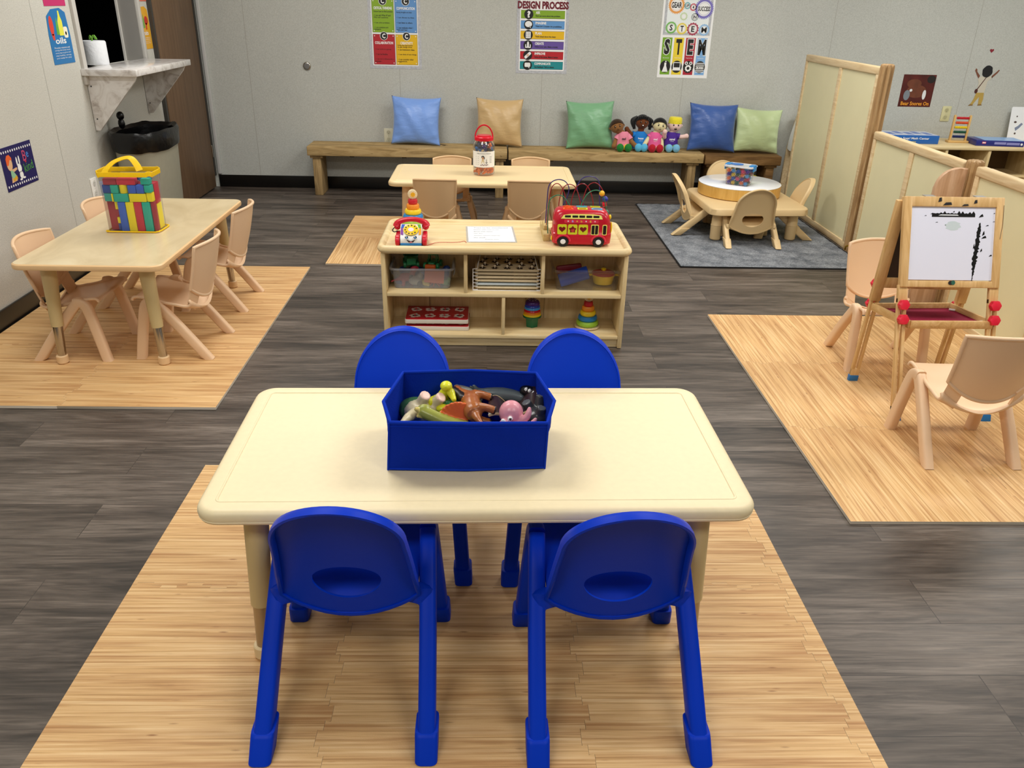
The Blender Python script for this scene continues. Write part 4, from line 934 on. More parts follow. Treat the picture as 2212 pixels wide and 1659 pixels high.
# ================================================================ wall fittings
def outlet(label, mx, h1, h2):
    t = thing('power_outlet', label, 'outlet', mx=mx)
    MB(C(h1, .4)).prism(rrect(.075, .12, .006, 4), 0, .006, bev=.002).build('cover_plate', t)
    b = MB(C(h2, .4))
    for y in (-.028, .028): b.use(C(h2, .4)).prism(ell(.017, .018, 20, 0, y), .005, .0075).use(C('#3a3a36', .6)).box((-.006, y+.003, .0076), (.002, .008, .0006)).box((.006, y+.003, .0076), (.002, .008, .0006)).prism(ell(.0025, .0025, 8, 0, y-.009), .0074, .0079)
    b.use(CHROME).ball((0, 0, .006), .0028, 8); b.build('socket', t)
BW_ = lambda x, z: T(x, YB-.0005, z) @ RX(90)
LW_ = lambda y, z: T(XL+.0005, y, z) @ RZ(90) @ RX(90)
outlet('pale almond power outlet on the back wall, half behind the light blue cushion', BW_(-.83, .44), '#d9d6bf', '#c7c4ac')
outlet('almond power outlet on the back wall above the right shelf', BW_(3.81, .70), '#cfcb9f', '#b9b58c')
outlet('white power outlet on the left wall behind the block bag', LW_(4.815, .432), '#eceae4', '#d8d6cf')
t = thing('door_stop', 'round metal door stop on the back wall, left of the posters', 'door stop', mx=BW_(-1.458, .968))
MB(CHROME).lathe([(.032, 0), (.032, .004), (.028, .010), (.024, .012)], 28).build('metal_rim', t); MB(C('#6d6c6a', .5)).lathe([(.023, .008), (.023, .014), (.015, .017), (.004, .015)], 24).build('rubber_pad', t)
# ================================================================ posters
def poster(name, label, mx, w, h, border, hole=None):
    t = thing(name, label, 'poster', mx=mx)
    MB(border).box((w/2, h/2, .0006), (w, h, .0012)).build('sheet', t); return t
PGREY = C('#b9bcc2', .5, var=.15, vs=60); PW = C('#f1f2f2', .4)
def L_(k): return T(0, 0, .0013+.0004*k)
INK = C('#151515', .5)
def quadc(col, x, z, w, h, title, lines, inkc='#1b1b1b', tw=None):
    b = MB(C(col, .45)); b.flat([(x, z), (x+w, z), (x+w, z+h), (x, z+h)], L_(1))
    b.use(C('#2b2b2b', .5))
    for a, e in (((x, z), (x+w, z)), ((x, z+h), (x+w, z+h)), ((x, z), (x, z+h)), ((x+w, z), (x+w, z+h))): b.tube([(a[0], a[1], .0018), (e[0], e[1], .0018)], .0008, 4)
    b.use(C('#e8e8e6', .5)); 
    for sx in (x+.012, x+w-.012):
        for sz in (z+.012, z+h-.012): b.flat(ell(.004, .004, 8, sx, sz), L_(1.5))
    b.use(PW).flat(ell(.031, .031, 28, x+w*.5, z+h-.012), L_(2)); b.use(INK).flat(ell(.028, .028, 28, x+w*.5, z+h-.012), L_(3)); b.use(PW).text('C', .026, .036, T(x+w*.5, z+h-.012, .0032), bold=.04)
    b.text(title, tw or w*.84, .020, T(x+w*.5, z+h-.062, .0022), bold=.03)
    b.use(C(inkc, .5))
    for y, s_, ww in lines: b.text(s_, ww, .0125, T(x+.012, z+y, .0022), align='L', bold=.02)
    return b
p1 = poster('wall_poster', 'wall poster with green, blue, red and yellow squares, each with a black C', BW_(-.952, .962), .410, .66, PGREY)
MB(PW).flat([(.024, .022), (.386, .022), (.386, .64), (.024, .64)], L_(0)).build('white_panel', p1)
quadc('#b3202e', .032, .030, .170, .222, 'COLLABORATION', [(.112, '• I can work in a group.', .13), (.076, '• I can be flexible.', .10), (.040, '• I can try to influence for a', .145), (.024, '   better.', .05)], '#4a0d14').build('red_square', p1)
quadc('#e3b717', .210, .030, .170, .222, 'CREATIVITY', [(.143, '       Using new approaches', .12), (.130, '         to get things done', .115), (.112, '• I can brainstorm ideas.', .135), (.076, '• I can think of new things.', .15), (.040, '• I can consider other', .125), (.024, '   suggestions.', .075)], '#2a2105', .10).build('yellow_square', p1)
quadc('#86ab25', .032, .266, .170, .236, 'CRITICAL THINKING', [(.150, 'I know how to find answers', .15), (.122, '• I can ask What if? and', .132), (.106, '   Why not? questions.', .115), (.068, '• I can solve problems.', .125), (.034, '• I can analyze and', .11), (.019, '   compare.', .055)]).build('green_square', p1)
quadc('#5f93cf', .210, .266, .170, .236, 'COMMUNICATION', [(.145, 'Sharing thoughts and ideas', .12), (.108, '• I can discuss my ideas.', .14), (.072, '• I can listen to others.', .125), (.036, '• I can evaluate what I', .125), (.021, '   think and hear.', .085)], '#14233b').build('blue_square', p1)
p2 = poster('wall_poster', 'wall poster titled Engineering Design Process with six coloured bands', BW_(.213, .948), .410, .70, PGREY)
MB(PW).flat([(.024, .022), (.386, .022), (.386, .68), (.024, .68)], L_(0)).build('white_panel', p2)
b = MB(C('#6d1226', .5)).text('DESIGN PROCESS', .400, .056, T(.205, .500, .0026), bold=.05).text('ENGINEERING', .33, .056, T(.225, .566, .0026), bold=.05); b.build('title', p2)
for i, (c, ti, tw, tx, xw) in enumerate((('#1b8c93', 'COMMUNICATE', .13, 'Get feedback. Talk to others.', .16), ('#b81f2b', 'IMPROVE', .085, 'Solve all the issues. Make it better.', .19), ('#66509f', 'CREATE', .07, 'Follow your plan. Make a model.', .185), ('#e9bb1c', 'PLAN', .05, 'Think ahead about the steps.', .165), ('#639ad4', 'IMAGINE', .085, 'Think big! Consider the possibilities.', .21), ('#84aa28', 'ASK', .035, 'Find out more about the problem.', .195))):
    z = .032+.0745*i; b = MB(C(c, .45)).flat([(.032, z), (.378, z), (.378, z+.058), (.032, z+.058)], L_(1))
    b.use(C('#2b2b2b', .5)).tube([(.032, z, .0018), (.378, z, .0018)], .0008, 4).tube([(.032, z+.058, .0018), (.378, z+.058, .0018)], .0008, 4)
    b.use(PW).text(ti, tw, .019, T(.148, z+.042, .0024), align='L', bold=.04); b.use(C('#1d1d20', .5)).text(tx, xw, .014, T(.148, z+.017, .0024), align='L', bold=.03)
    cx = .093; cz = z+.029; b.use(INK).flat(ell(.036, .036, 28, cx, cz), L_(2)); b.use(PW); K = T(cx, cz, .0027)
    if i == 5: b.text('?', .026, .05, K, bold=.06)
    elif i == 4: b.flat(ell(.028, .022, 20, 0, .004), K).flat([(.005, -.012), (.018, -.026), (.016, -.01)], K)
    elif i == 3:
        b.flat(rrect(.040, .048, .003, 2), K); b.use(INK)
        for k in range(3): b.box((.004, .013-.013*k, 0), (.022, .003, .0008), K).box((-.014, .013-.013*k, 0), (.005, .005, .0008), K) if False else b.flat([(cx+.0*0-.006, cz+.0115-.013*k), (cx+.016, cz+.0115-.013*k), (cx+.016, cz+.0145-.013*k), (cx-.006, cz+.0145-.013*k)], L_(4)).flat([(cx-.017, cz+.0105-.013*k), (cx-.011, cz+.0105-.013*k), (cx-.011, cz+.0155-.013*k), (cx-.017, cz+.0155-.013*k)], L_(4))
    elif i == 2: b.flat([(-.022, -.02), (.022, -.02), (.022, .006), (.015, .006), (.015, -.012), (.008, -.012), (.008, .018), (0, .03), (-.008, .018), (-.008, -.012), (-.015, -.012), (-.015, .006), (-.022, .006)], K)
    elif i == 1: b.flat(rrect(.062, .022, .008, 4), K @ RZ(42)); b.use(C('#d9b7a0', .5)).flat(rrect(.018, .018, .002, 2), T(0, 0, .0004) @ K @ RZ(42))
    else: b.flat(rrect(.046, .032, .008, 4, 0, .003), K).flat([(.004, -.012), (.016, -.025), (.014, -.01)], K)
    b.build('band', p2)
p3 = poster('wall_poster', 'white wall poster with coloured gears and the big letters STEM', BW_(1.360, .937), .408, .70, PW)
b = MB(PGREY).flat([(.016, .318), (.392, .318), (.392, .69), (.016, .69)], L_(0)); b.use(C('#e9f0f2', .4)).flat([(.036, .338), (.372, .338), (.372, .66), (.036, .66)], L_(1)); b.build('gear_panel', p3)
def gear(x, z, r, c, s_, k=18, tw=None, ts=None):
    b = MB(C(c, .45)); pts = []
    for i in range(k):
        for f, rr in ((0, .9), (.25, .9), (.3, 1), (.7, 1), (.75, .9)): pts.append((x+r*rr*math.cos(2*PI*(i+f)/k), z+r*rr*math.sin(2*PI*(i+f)/k)))
    b.flat(pts, L_(2)); b.use(PW).flat(ell(r*.7, r*.7, 28, x, z), L_(3)); b.use(C(c, .45))
    b.tube([(x+r*.6*math.cos(a), z+r*.6*math.sin(a), .0028) for a in (i*PI/14 for i in range(28))], .0009, 4, True)
    if s_: b.use(INK).text(s_, tw or r*.75, ts or r*.85, T(x, z, .0031), bold=.03)
    b.build('gear', p3)
gear(.105, .535, .066, '#e8a050', 'GEAR', 30, .082, .042); gear(.19, .532, .026, '#5fa8b0', 'UP', 12, .026, .02); gear(.238, .522, .028, '#c0304a', '4', 12, .014, .024)
gear(.325, .512, .076, '#7a72c0', 'SUCCESS', 34, .098, .034); gear(.258, .452, .03, '#9aa5a5', 'IN', 14, .026, .022); gear(.17, .455, .030, '#c3d8a8', '', 14)
gear(.078, .372, .046, '#6fb552', 'S', 30, .024, .044); gear(.165, .366, .044, '#e8d34a', 'T', 30, .026, .042); gear(.252, .365, .048, '#a83550', 'E', 14, .026, .042); gear(.342, .360, .044, '#8dbbe6', 'M', 18, .042, .040)
for i, (c, ch, wd, cap_) in enumerate((('#77a82c', 'S', .046, 'Science'), ('#ecd23a', 'T', .046, 'Technology'), ('#ae2236', 'E', .046, 'Engineering'), ('#80b0e2', 'M', .062, 'Mathematics'))):
    x = .020+.094*i; b = MB(C(c, .45)).flat([(x, .024), (x+.078, .024), (x+.078, .300), (x, .300)], L_(1))
    if i != 1: b.use(PW).text(ch, wd+.010, .126, T(x+.040, .232, .0019), bold=.075)
    b.use(INK).text(ch, wd, .116, T(x+.040, .232, .0024), bold=.05); b.use(PW).text(cap_, .05, .009, T(x+.039, .150, .0021))
    cx, cz = x+.039, .084; b.use(INK).flat(ell(.042, .046, 28, cx, cz), L_(3)); b.use(PW); K = T(cx, cz, .0031)
    if i == 0: b.flat([(-.024, -.040), (.024, -.040), (.008, .006), (.008, .030), (-.008, .030), (-.008, .006)], K).flat(ell(.006, .005, 10, .003, .038), K)
    elif i == 1: b.flat(rrect(.06, .048, .004, 3, 0, .010), K).flat([(-.034, -.028), (.034, -.028), (.03, -.014), (-.03, -.014)], K); b.use(INK).flat(rrect(.048, .034, .002, 2, 0, .012), K @ T(0, 0, .0004))
    elif i == 2:
        for gx, gz, r in ((0, -.010, .028), (-.018, .028, .014), (.018, .028, .014)):
            b.use(PW).flat(star(10, r, r*.8, gx, gz), K); b.use(INK).flat(ell(r*.42, r*.42, 14, gx, gz), K @ T(0, 0, .0004))
    else:
        for k in range(6): b.flat([(-.034, .026-.013*k), (.034, .026-.013*k), (.034, .032-.013*k), (-.034, .032-.013*k)], K)
        b.text('¾ ÷ x', .05, .02, K @ T(0, -.005, .0004), bold=.03)
    b.build('stem_column', p3)
# book-cover picture: plain brown stand-in picture with its title line
pb = poster('wall_picture', 'dark red-brown picture with an orange title on the back wall, upper right', BW_(3.39, .75), .272, .25, C('#541a14', .35, var=.35, vs=14))
b = MB(C('#6d3b26', .4, var=.2, vs=20)).flat(ell(.085, .05, 24, .13, .12), L_(0)).flat(ell(.06, .035, 20, .10, .18), L_(1)); b.use(C('#7c848c', .4)).flat(ell(.026, .04, 18, .055, .09), L_(2)); b.use(C('#e4e6e6', .4)).flat(ell(.015, .038, 18, .20, .095), L_(2)).flat(ell(.012, .011, 12, .083, .128), L_(3)); b.use(C('#1c1412', .5)).flat(ell(.035, .03, 16, .235, .215), L_(1)); b.build('picture_shapes', pb)
MB(C('#f0a030', .4)).text('Bear Snores On', .235, .03, T(.138, .026, .003), bold=.02).build('title', pb)
# paper child with raised arms, and heart
t = thing('paper_cutout', 'paper child cutout with black hair and raised arms on the back wall', 'cutout', mx=BW_(4.067, .90))
def cut(nm, col, *polys):
    b = MB(C(col, .6))
    for p, k in polys: b.prism(p, .0003, .0012+.0006*k)
    b.build(nm, t)
cut('shirt', '#cbc4b3', ([(-.042, -.03), (.022, -.03), (.028, .06), (.06, .085), (.055, .10), (.0, .092), (-.035, .095), (-.06, .075), (-.045, .05)], 0))
cut('arms', '#7a4a34', ([(-.055, .08), (-.065, .092), (-.098, .14), (-.094, .158), (-.082, .15), (-.078, .132), (-.046, .10)], 0), ([(.055, .083), (.05, .10), (.082, .132), (.098, .15), (.106, .145), (.092, .122)], 0))
cut('trousers', '#b89a4c', ([(-.042, -.03), (.022, -.03), (.028, -.08), (.022, -.12), (-.004, -.12), (-.01, -.06), (-.03, -.09), (-.048, -.122), (-.07, -.122), (-.052, -.08)], 1))
cut('feet', '#8a6a3a', ([(-.07, -.118), (-.048, -.118), (-.046, -.132), (-.086, -.134)], 0), ([(-.004, -.117), (.022, -.117), (.03, -.128), (-.008, -.132)], 0))
cut('hair', '#121216', ([(x*(1+.06*math.sin(5*i)), y) for i, (x, y) in enumerate(ell(.042, .046, 30, .006, .135))], 2))
cut('satchel', '#4d2018', ([(.006, .09), (.012, .09), (-.040, -.005), (-.046, -.002)], 2), (ell(.013, .018, 14, -.048, -.018), 2))
tag(MB(C('#8a2030', .6)).prism(heart(.018), 0, .0012).build('paper_heart', None, BW_(4.065, 1.19)), 'tiny dark red paper heart high on the back wall above the child cutout', 'heart')
# food signs and art print on the left wall
def foodsign(label, y, z, w, h, tabh, col, word, lines, pics):
    t = thing('food_sign', label, 'sign', mx=LW_(y, z), group='food group signs around the hatch')
    MB(C(col, .4)).prism([(0, 0), (w, 0), (w, tabh), (w*.94, h*.92), (w*.7, h), (w*.3, h*.98), (w*.05, h*.86), (0, tabh)], 0, .0012).build('sheet', t)
    b = MB(PW)
    if word: b.text(word, w*.5, tabh*.22, T(w*.5, tabh*.80, .0016), bold=.02)
    for i in range(lines): b.text('wwwwwwwww wwwww' if False else ['Provides vitamins and', 'energy the body needs', 'every day to grow and', 'stay healthy, strong', 'and ready for play'][i % 5], w*.72, tabh*.06, T(w*.5, tabh*(.56-.09*i), .0016))
    b.build('lettering', t)
    if pics:
        b = MB()
        for c, p in pics: b.use(C(c, .5)).prism(p, .001, .0018)
        b.build('food_picture', t)
foodsign('blue oils sign with bottles on the left wall beside the hatch', 4.655, 1.115, .235, .275, .145, '#1673b4', 'oils', 5,
    [('#d8402f', ell(.022, .048, 18, .045, .19)), ('#d8402f', [(.03, .15), (.062, .15), (.058, .12), (.04, .12)]), ('#5fae3a', [(.09, .145), (.118, .145), (.116, .20), (.106, .23), (.098, .20)]), ('#e8e64a', [(.12, .14), (.168, .14), (.168, .21), (.155, .235), (.150, .262), (.138, .262), (.134, .235), (.12, .21)]), ('#f2ecd8', rrect(.045, .055, .012, 4, .19, .155)), ('#2a2018', ell(.008, .01, 10, .19, .15))])
foodsign('yellow fruits sign between the hatch and the brown door', 5.868, 1.128, .178, .262, .125, '#e5aa26', 'fruits', 4,
    [('#b92a24', ell(.026, .03, 16, .04, .155)), ('#7ba64a', [(.06, .13), (.098, .13), (.096, .18), (.082, .215), (.068, .18)]), ('#c5301f', ell(.03, .027, 16, .125, .175)), ('#c5301f', [(.105, .12), (.125, .12), (.13, .16), (.11, .16)]), ('#3d6a2e', ell(.014, .018, 12, .05, .235))])
foodsign('magenta food sign at the top left edge, cut off above the oils sign', 4.668, 1.40, .235, .275, .145, '#c4246a', 'protein', 3, None)
foodsign('orange-red food sign above the yellow fruits sign, cut off by the top edge', 5.885, 1.42, .17, .26, .12, '#d8705a', 'grains', 2, None)
t = thing('art_print', 'dark blue Be kind print with child and rabbit, low on left wall', 'picture', mx=LW_(3.957, .59) @ RZ(0))
MB(C('#1a1456', .45)).prism([(0, 0), (.288, .004), (.286, .205), (0, .203)], 0, .0015).build('sheet', t)
for z in (.022, .182):
    b = MB(PW)
    for i in range(14): b.prism(ell(.0048, .0062, 10, .014+.02*i, z), .001, .002)
    b.build('dot_border', t)
b = MB(C('#e0b48a', .5)).prism(ell(.024, .034, 18, .062, .125), .001, .002).prism([(.07, .095), (.115, .10), (.118, .09), (.075, .08)], .001, .0022).prism([(.05, .035), (.10, .04), (.098, .055), (.06, .07)], .001, .002)
b.use(C('#e8642a', .5)).prism([(.037, .12), (.038, .15), (.05, .164), (.07, .166), (.086, .15), (.086, .138), (.068, .142), (.052, .118)], .001, .0024); b.use(C('#8fbf9a', .5)).prism([(.058, .092), (.075, .092), (.098, .065), (.068, .052), (.056, .065)], .001, .0026); b.use(C('#d9a62a', .5)).prism([(.062, .052), (.1, .064), (.105, .048), (.07, .04)], .001, .0028); b.build('child_figure', t)
MB(PW).prism(ell(.017, .021, 18, .142, .092), .001, .002).prism(ell(.016, .018, 18, .146, .058), .001, .002).prism(ell(.006, .022, 14, .128, .125), .001, .002).prism(ell(.006, .022, 14, .15, .128), .001, .002).prism(ell(.012, .005, 10, .135, .038), .001, .002).prism(ell(.012, .005, 10, .165, .042), .001, .002).build('rabbit_figure', t)
b = MB(C('#4b86d8', .5)).text('e', .022, .026, T(.232, .142, .0024), bold=.01); b.use(C('#c84a70', .5)).text('B', .032, .05, T(.203, .142, .0024)); b.use(C('#4f9a46', .5)).text('kind', .085, .042, T(.222, .088, .0024) @ RZ(6)); b.use(C('#b8284a', .5)).prism(heart(.008, .205, .112), .001, .0026); b.build('lettering', t)
# ================================================================ partitions
PANEL = C('#e2dbb3', .5, .4, var=.015, vs=8)
def partition(label, y0, y1, h, studs):
    t = thing('partition_panel', label, 'partition', (2.445, 0, 0), group='tan room partitions')
    MB(PANEL).box((0, (y0+y1)/2, h/2), (.028, abs(y1-y0)-.02, h-.06)).build('board', t)
    MB(MAPLE).box((-.0, (y0+y1)/2, h-.024), (.05, abs(y1-y0), .048), bev=.008, seg=3).build('top_rail', t)
    MB(MAPLE).box((0, (y0+y1)/2, .022), (.048, abs(y1-y0), .044), bev=.005).build('bottom_rail', t)
    for y in (y0+.018, y1-.018): MB(MAPLE).box((0, y, h/2), (.046, .036, h-.05), bev=.005).build('end_stile', t)
    for y in studs: MB(MAPLE).box((-.017, y, h/2), (.01, .05, h-.09), bev=.003).build('middle_stile', t)
partition('tall tan partition with wooden frame beyond the grey rug', 5.30, 6.58, 1.153, (5.90,))
partition('low tan partition from the tall one to the winged post', 4.13, 5.19, .785, (4.68,))
partition('low tan partition nearest the camera, cut off by the right picture edge', 2.60, 4.01, .785, (3.3,))
POST = wood('fluted_post', [(.3, '#8f6f48'), (.55, '#b08e62'), (.75, '#c4a578')], (30, 30, 2.5), .45, .4)
def post(b, y, h):
    def ring(s_, z): return [(2.445+s_*(.038+.0065*math.cos(8*a))*math.cos(a), y+s_*(.038+.0065*math.cos(8*a))*math.sin(a), z) for a in (i*PI/32 for i in range(64))]
    b.loft([ring(1, 0), ring(1, h-.02), ring(.95, h-.006), ring(.7, h)])
t = thing('partition_post', 'tall fluted wooden post joining the tall and low partitions', 'post', group='fluted partition posts'); b = MB(POST); post(b, 5.245, 1.175); b.build('shaft', t)
MB(C('#b8902c', .3, .5, .8)).tube([(2.40, 5.22, .015), (2.392, 5.20, .04), (2.40, 5.185, .05)], .006, 8).build('brass_hook', t)
t = thing('partition_post', 'low fluted wooden post with rounded wings, behind the easel', 'post', group='fluted partition posts'); b = MB(POST); post(b, 4.07, .805); b.build('shaft', t)
WING = wood('wing_board', [(.3, '#b48c68'), (.55, '#cba584'), (.75, '#d9b898')], (30, 30, 3), .45, .4)
for sx in (-1, 1): MB(WING).prism([(0, .012), (sx*.115, .012)]+[(sx*(.115+.03*math.sin(a)), .042-.03*math.cos(a)) for a in (PI/8, PI/4, PI/2)]+[(sx*(.045+.1*math.cos(a)), .665+.10*math.sin(a)) for a in (i*PI/16 for i in range(9))]+[(0, .765)], -.014, .014, T(2.445+sx*.035, 4.07, 0) @ RX(90), bev=.006).build('wing', t)
MB(C('#b8902c', .3, .5, .8)).tube([(2.40, 4.13, .015), (2.39, 4.15, .04), (2.40, 4.165, .05)], .006, 8).build('brass_hook', t)
# ================================================================ book display rack behind the tall partition
t = thing('book_rack', 'wooden book rack with white cloth sling behind the tall partition', 'book rack', (2.535, 6.3, 0))
MB(MAPLE).prism([(-.055, 0), (.32, 0), (.16, .69), (.005, .69), (-.04, .42)], -.012, .012, T(0, .58, 0) @ RX(90), bev=.003).build('side_panel', t)
MB(MAPLE).prism([(-.055, 0), (.32, 0), (.16, .69), (.005, .69), (-.04, .42)], -.012, .012, T(0, -.58, 0) @ RX(90), bev=.003).build('side_panel', t)
MB(MAPLE).cyl((.012, -.58, .665), (.012, .58, .665), .011).build('rod', t)
MB(C('#e6e7e4', .8, bmp=.2, bs=80)).surf(lambda u, v: (.003-.045*math.sin(v*1.6)-.0*u, -.565+1.13*u, .672-.26*v+.012*math.sin(u*25)*v*v), 40, 10, .002).surf(lambda u, v: (-.042+.09*v, -.565+1.13*u, .412-.02*math.sin(PI*v)), 20, 6, .002).build('cloth_sling', t)
# storage cubby at the right
t = thing('cubby_shelf', 'long low birch cubby shelf along the back wall at the right', 'shelf', (4.0, 6.71, 0))
MB(BIRCH).box((0, 0, .492), (2.1, .44, .03), bev=.008).build('top', t)
MB(C('#6d5434', .6)).box((0, .2, .245), (2.06, .015, .46)).build('back_panel', t)
for x in (-1.03, -.35, .0, .42, 1.03): MB(BIRCHV).box((x, 0, .245), (.022, .42, .46), bev=.002).build('divider', t)
MB(BIRCH).box((0, 0, .04), (2.06, .42, .022)).build('bottom_board', t); MB(BIRCH).box((.2, .05, .26), (1.6, .30, .018)).build('shelf_board', t)
ZS = .5075
t = thing('game_box', 'blue game box with white title on the right cubby shelf', 'box', (3.36, 6.70, ZS), -1)
MB(C('#1f62b4', .3)).box((0, 0, .032), (.49, .24, .064), bev=.002).build('box', t)
b = MB(C('#cfd8ea', .35)).box((0, .0, .0655), (.47, .22, .002)); b.use(C('#6c86c8', .4))
for i in range(6): b.box((-.19+.075*i, .02*(-1)**i, .0668), (.05, .12, .0008))
b.use(PW).text('It\'s a Snap! Math Center', .27, .022, T(.03, -.1208, .040) @ RX(90), bold=.02); b.use(C('#e8d94a', .4)).text('Counting', .065, .013, T(.03, -.1208, .016) @ RX(90)); b.build('cover_print', t)
t = thing('abacus', 'small wooden abacus with rainbow bead rows on the right cubby shelf', 'abacus', (3.822, 6.70, ZS), -4)
ABW = C('#d9b06c', .45)
MB(ABW).box((0, 0, .008), (.165, .06, .016), bev=.004).build('base', t)
for sx in (-1, 1): MB(ABW).box((sx*.062, 0, .11), (.016, .022, .195), bev=.004).ball((sx*.062, 0, .208), (.009, .011, .006), 10).build('upright', t)
for i, c in enumerate(('#1b2a66', '#1f5a44', '#ecd21e', '#e0582c', '#cc2230')):
    z = .045+.036*i; MB(CHROME).cyl((-.06, 0, z), (.06, 0, z), .0018).build('rod', t)
    b = MB(C(c, .3))
    for k in range(10): b.ball((-.04+.0098*k, 0, z), (.0052, .011, .011), 10)
    b.build('bead_row', t)
t = thing('game_box', 'dark purple-blue flat game box on the right cubby shelf, near the picture edge', 'box', (4.085, 6.62, ZS), -6)
MB(C('#2a2f7c', .3)).box((0, 0, .022), (.37, .20, .044), bev=.002).build('box', t)
b = MB(C('#8db6e8', .3)).box((.03, 0, .0445), (.31, .196, .0015)); b.use(C('#8f8fc8', .4)).box((-.0, -.1006, .024), (.09, .001, .018)).box((.10, -.1006, .022), (.10, .001, .018)); b.use(C('#d8405c', .4)).box((-.125, -.1006, .025), (.03, .001, .016)); b.use(PW).box((-.125, -.1009, .025), (.024, .001, .008)).prism(ell(.009, .009, 16), 0, .001, T(.165, -.1006, .02) @ RX(90)); b.build('cover_print', t)
t = thing('picture_card', 'white card with small grey-blue drawing leaning at the far right edge', 'card', mx=T(4.33, 6.86, ZS+.001) @ RX(-9))
MB(C('#eef1f6', .4)).prism(rrect(.22, .265, .012, 4, .11, .1325), -.0015, .0015, RX(90)).build('card', t)
b = MB(C('#7f8aa6', .5)).prism([(.05, .10), (.075, .115), (.10, .14), (.115, .13), (.09, .10), (.06, .075)], .0015, .0022, RX(90)); b.use(C('#4a3630', .5)).prism(ell(.012, .008, 12, .048, .145), .0015, .0022, RX(90)).prism(ell(.006, .006, 10, .055, .19), .0015, .0022, RX(90)).prism(ell(.008, .008, 10, .06, .055), .0015, .0022, RX(90)); b.build('drawing', t)
# ================================================================ easel
es = thing('double_easel', 'wooden double-sided children\'s easel with paint-smeared white board', 'easel', (1.79, 2.95, .012))
X0, X1 = -.172, .190           # leg centre lines of the front frame
P0, P1 = V((0, -.168, 0)), V((0, .132, .815))   # front plane, foot to apex
def fp(x, k, o=0): return V((x, P0.y+(P1.y-P0.y)*k-.94*o, P1.z*k-.0+.34*o))
U = (P1-P0).normalized(); NRM = V((0, -U.z, U.y))
FM = M((( 1, 0, 0, 0), (0, U.y, NRM.y, P0.y), (0, U.z, NRM.z, 0), (0, 0, 0, 1))); FM = M(((1, 0, 0, 0), (0, U.y, -NRM.y*-1, P0.y), (0, U.z, NRM.z, 0), (0, 0, 0, 1)))
LL = (P1-P0).length
BLUEC = C('#2472b4', .4)
def slotleg(name, parent, x, mx, l, caps=True):
    b = MB(PINE)
    for sx in (-1, 1): b.box((x+sx*.0115, l*.27+.01, 0), (.013, l*.54, .016), bev=.002)
    b.box((x, l*.57, 0), (.036, l*.08, .017), bev=.002).box((x, .03, 0), (.036, .05, .0165), bev=.002)
    lo = b.build(name, parent, mx)
    MB(BLUEC).box((x, .008, 0), (.041, .032, .022), bev=.004).build('foot_cap', lo); return lo
for x in (X0, X1): slotleg('leg', es, x, FM, LL)
f0 = .50; b = MB(PINE); hx = (X1-X0)/2; mxx = (X0+X1)/2
z0, z1 = LL*.60, LL
for x in (X0, X1): b.box((x, (z0+z1)/2, .004), (.031, z1-z0, .022), bev=.003)
b.box((mxx, z0+.013, .004), (X1-X0-.025, .026, .021), bev=.003).box((mxx, z1-.019, .004), (X1-X0-.025, .038, .021), bev=.003)
b.use(C('#1b1a1f', .5))
for px, py, w, h in ((-.05, -.012, .014, .018), (-.02, -.027, .034, .012), (.09, -.018, .013, .015), (.05, -.031, .026, .007)): b.prism([(px-w/2, z1+py-h/2), (px+w/2, z1+py-h*.3), (px+w*.4, z1+py+h/2), (px-w*.2, z1+py+h*.4)], .0145, .0162)
b.prism(ell(.009, .008, 12, .01, z0+.018), .0145, .0165).use(C('#28604f', .5)).prism(ell(.008, .009, 12, .02, z0+.019), .0146, .0168).use(C('#3c3a38', .5)).tube([(X1+.012, z1-.03, .0158), (X1+.012, z1-.1, .0158), (X1+.004, z1-.16, .0158)], .0008, 4)
b.build('front_frame', es, FM)
bd = MB(C('#e4e7f8', .22, .5)).box((mxx, (z0+z1)/2+.0, .002), (X1-X0-.026, z1-z0-.058, .012)).build('white_board', es, FM)
b = MB(C('#0f1012', .35)); q = z1-.038-.014; rr_ = random.Random(4)
def smear(x, y, w, h, n=9):
    top = [(x-w/2+w*i/n, y+h/2+rr_.uniform(0, h*.9)*(i % 2)) for i in range(n+1)]; b.prism([(x-w/2, y-h/2), (x+w/2, y-h/2+.001)]+top[::-1], .0078, .0088)
smear(.01, q-.018, .17, .013, 24); b.use(C('#e9edf2', .3)).prism([(-.05, q-.019), (.03, q-.019), (.025, q-.015), (-.04, q-.015)], .0085, .0092); b.use(C('#0f1012', .35))
Lp, Rp = [], []
for i in range(46):
    k = i/45; y = q-.045-.235*k; w = .003+.010*math.sin(PI*min(1, k*1.15))**.7*(1 if k < .87 else .5); c = .116-.020*k
    Lp.append((c-w*rr_.uniform(.35, 1.0), y)); Rp.append((c+w*rr_.uniform(.35, 1.0), y))
b.prism(Lp+Rp[::-1], .0078, .0088)
for x, y, w, h in ((.119, q-.018, .018, .014), (.135, q-.10, .02, .012), (.132, q-.085, .01, .02), (-.075, q-.012, .012, .006), (-.1, q-.02, .008, .003), (.097, q-.135, .006, .02), (.127, q-.15, .008, .014), (-.055, q-.045, .01, .003), (.17, q-.008, .006, .004), (.165, q-.17, .012, .008), (.01, q-.004, .008, .006), (.145, q-.055, .012, .005), (.17, q-.04, .008, .003), (-.02, q-.055, .004, .004)): b.prism([(x-w/2, y-h/2), (x+w/2, y-h*.2), (x+w*.3, y+h/2), (x-w*.1, y+h*.2)], .0078, .0087)
b.use(C('#c9d6da', .35)).prism([(a*(1+.2*math.sin(4*i)), e) for i, (a, e) in enumerate(ell(.03, .018, 22, 0, 0))], .0076, .0082, T(.01, q-.058, 0)); b.build('paint_smear', bd)
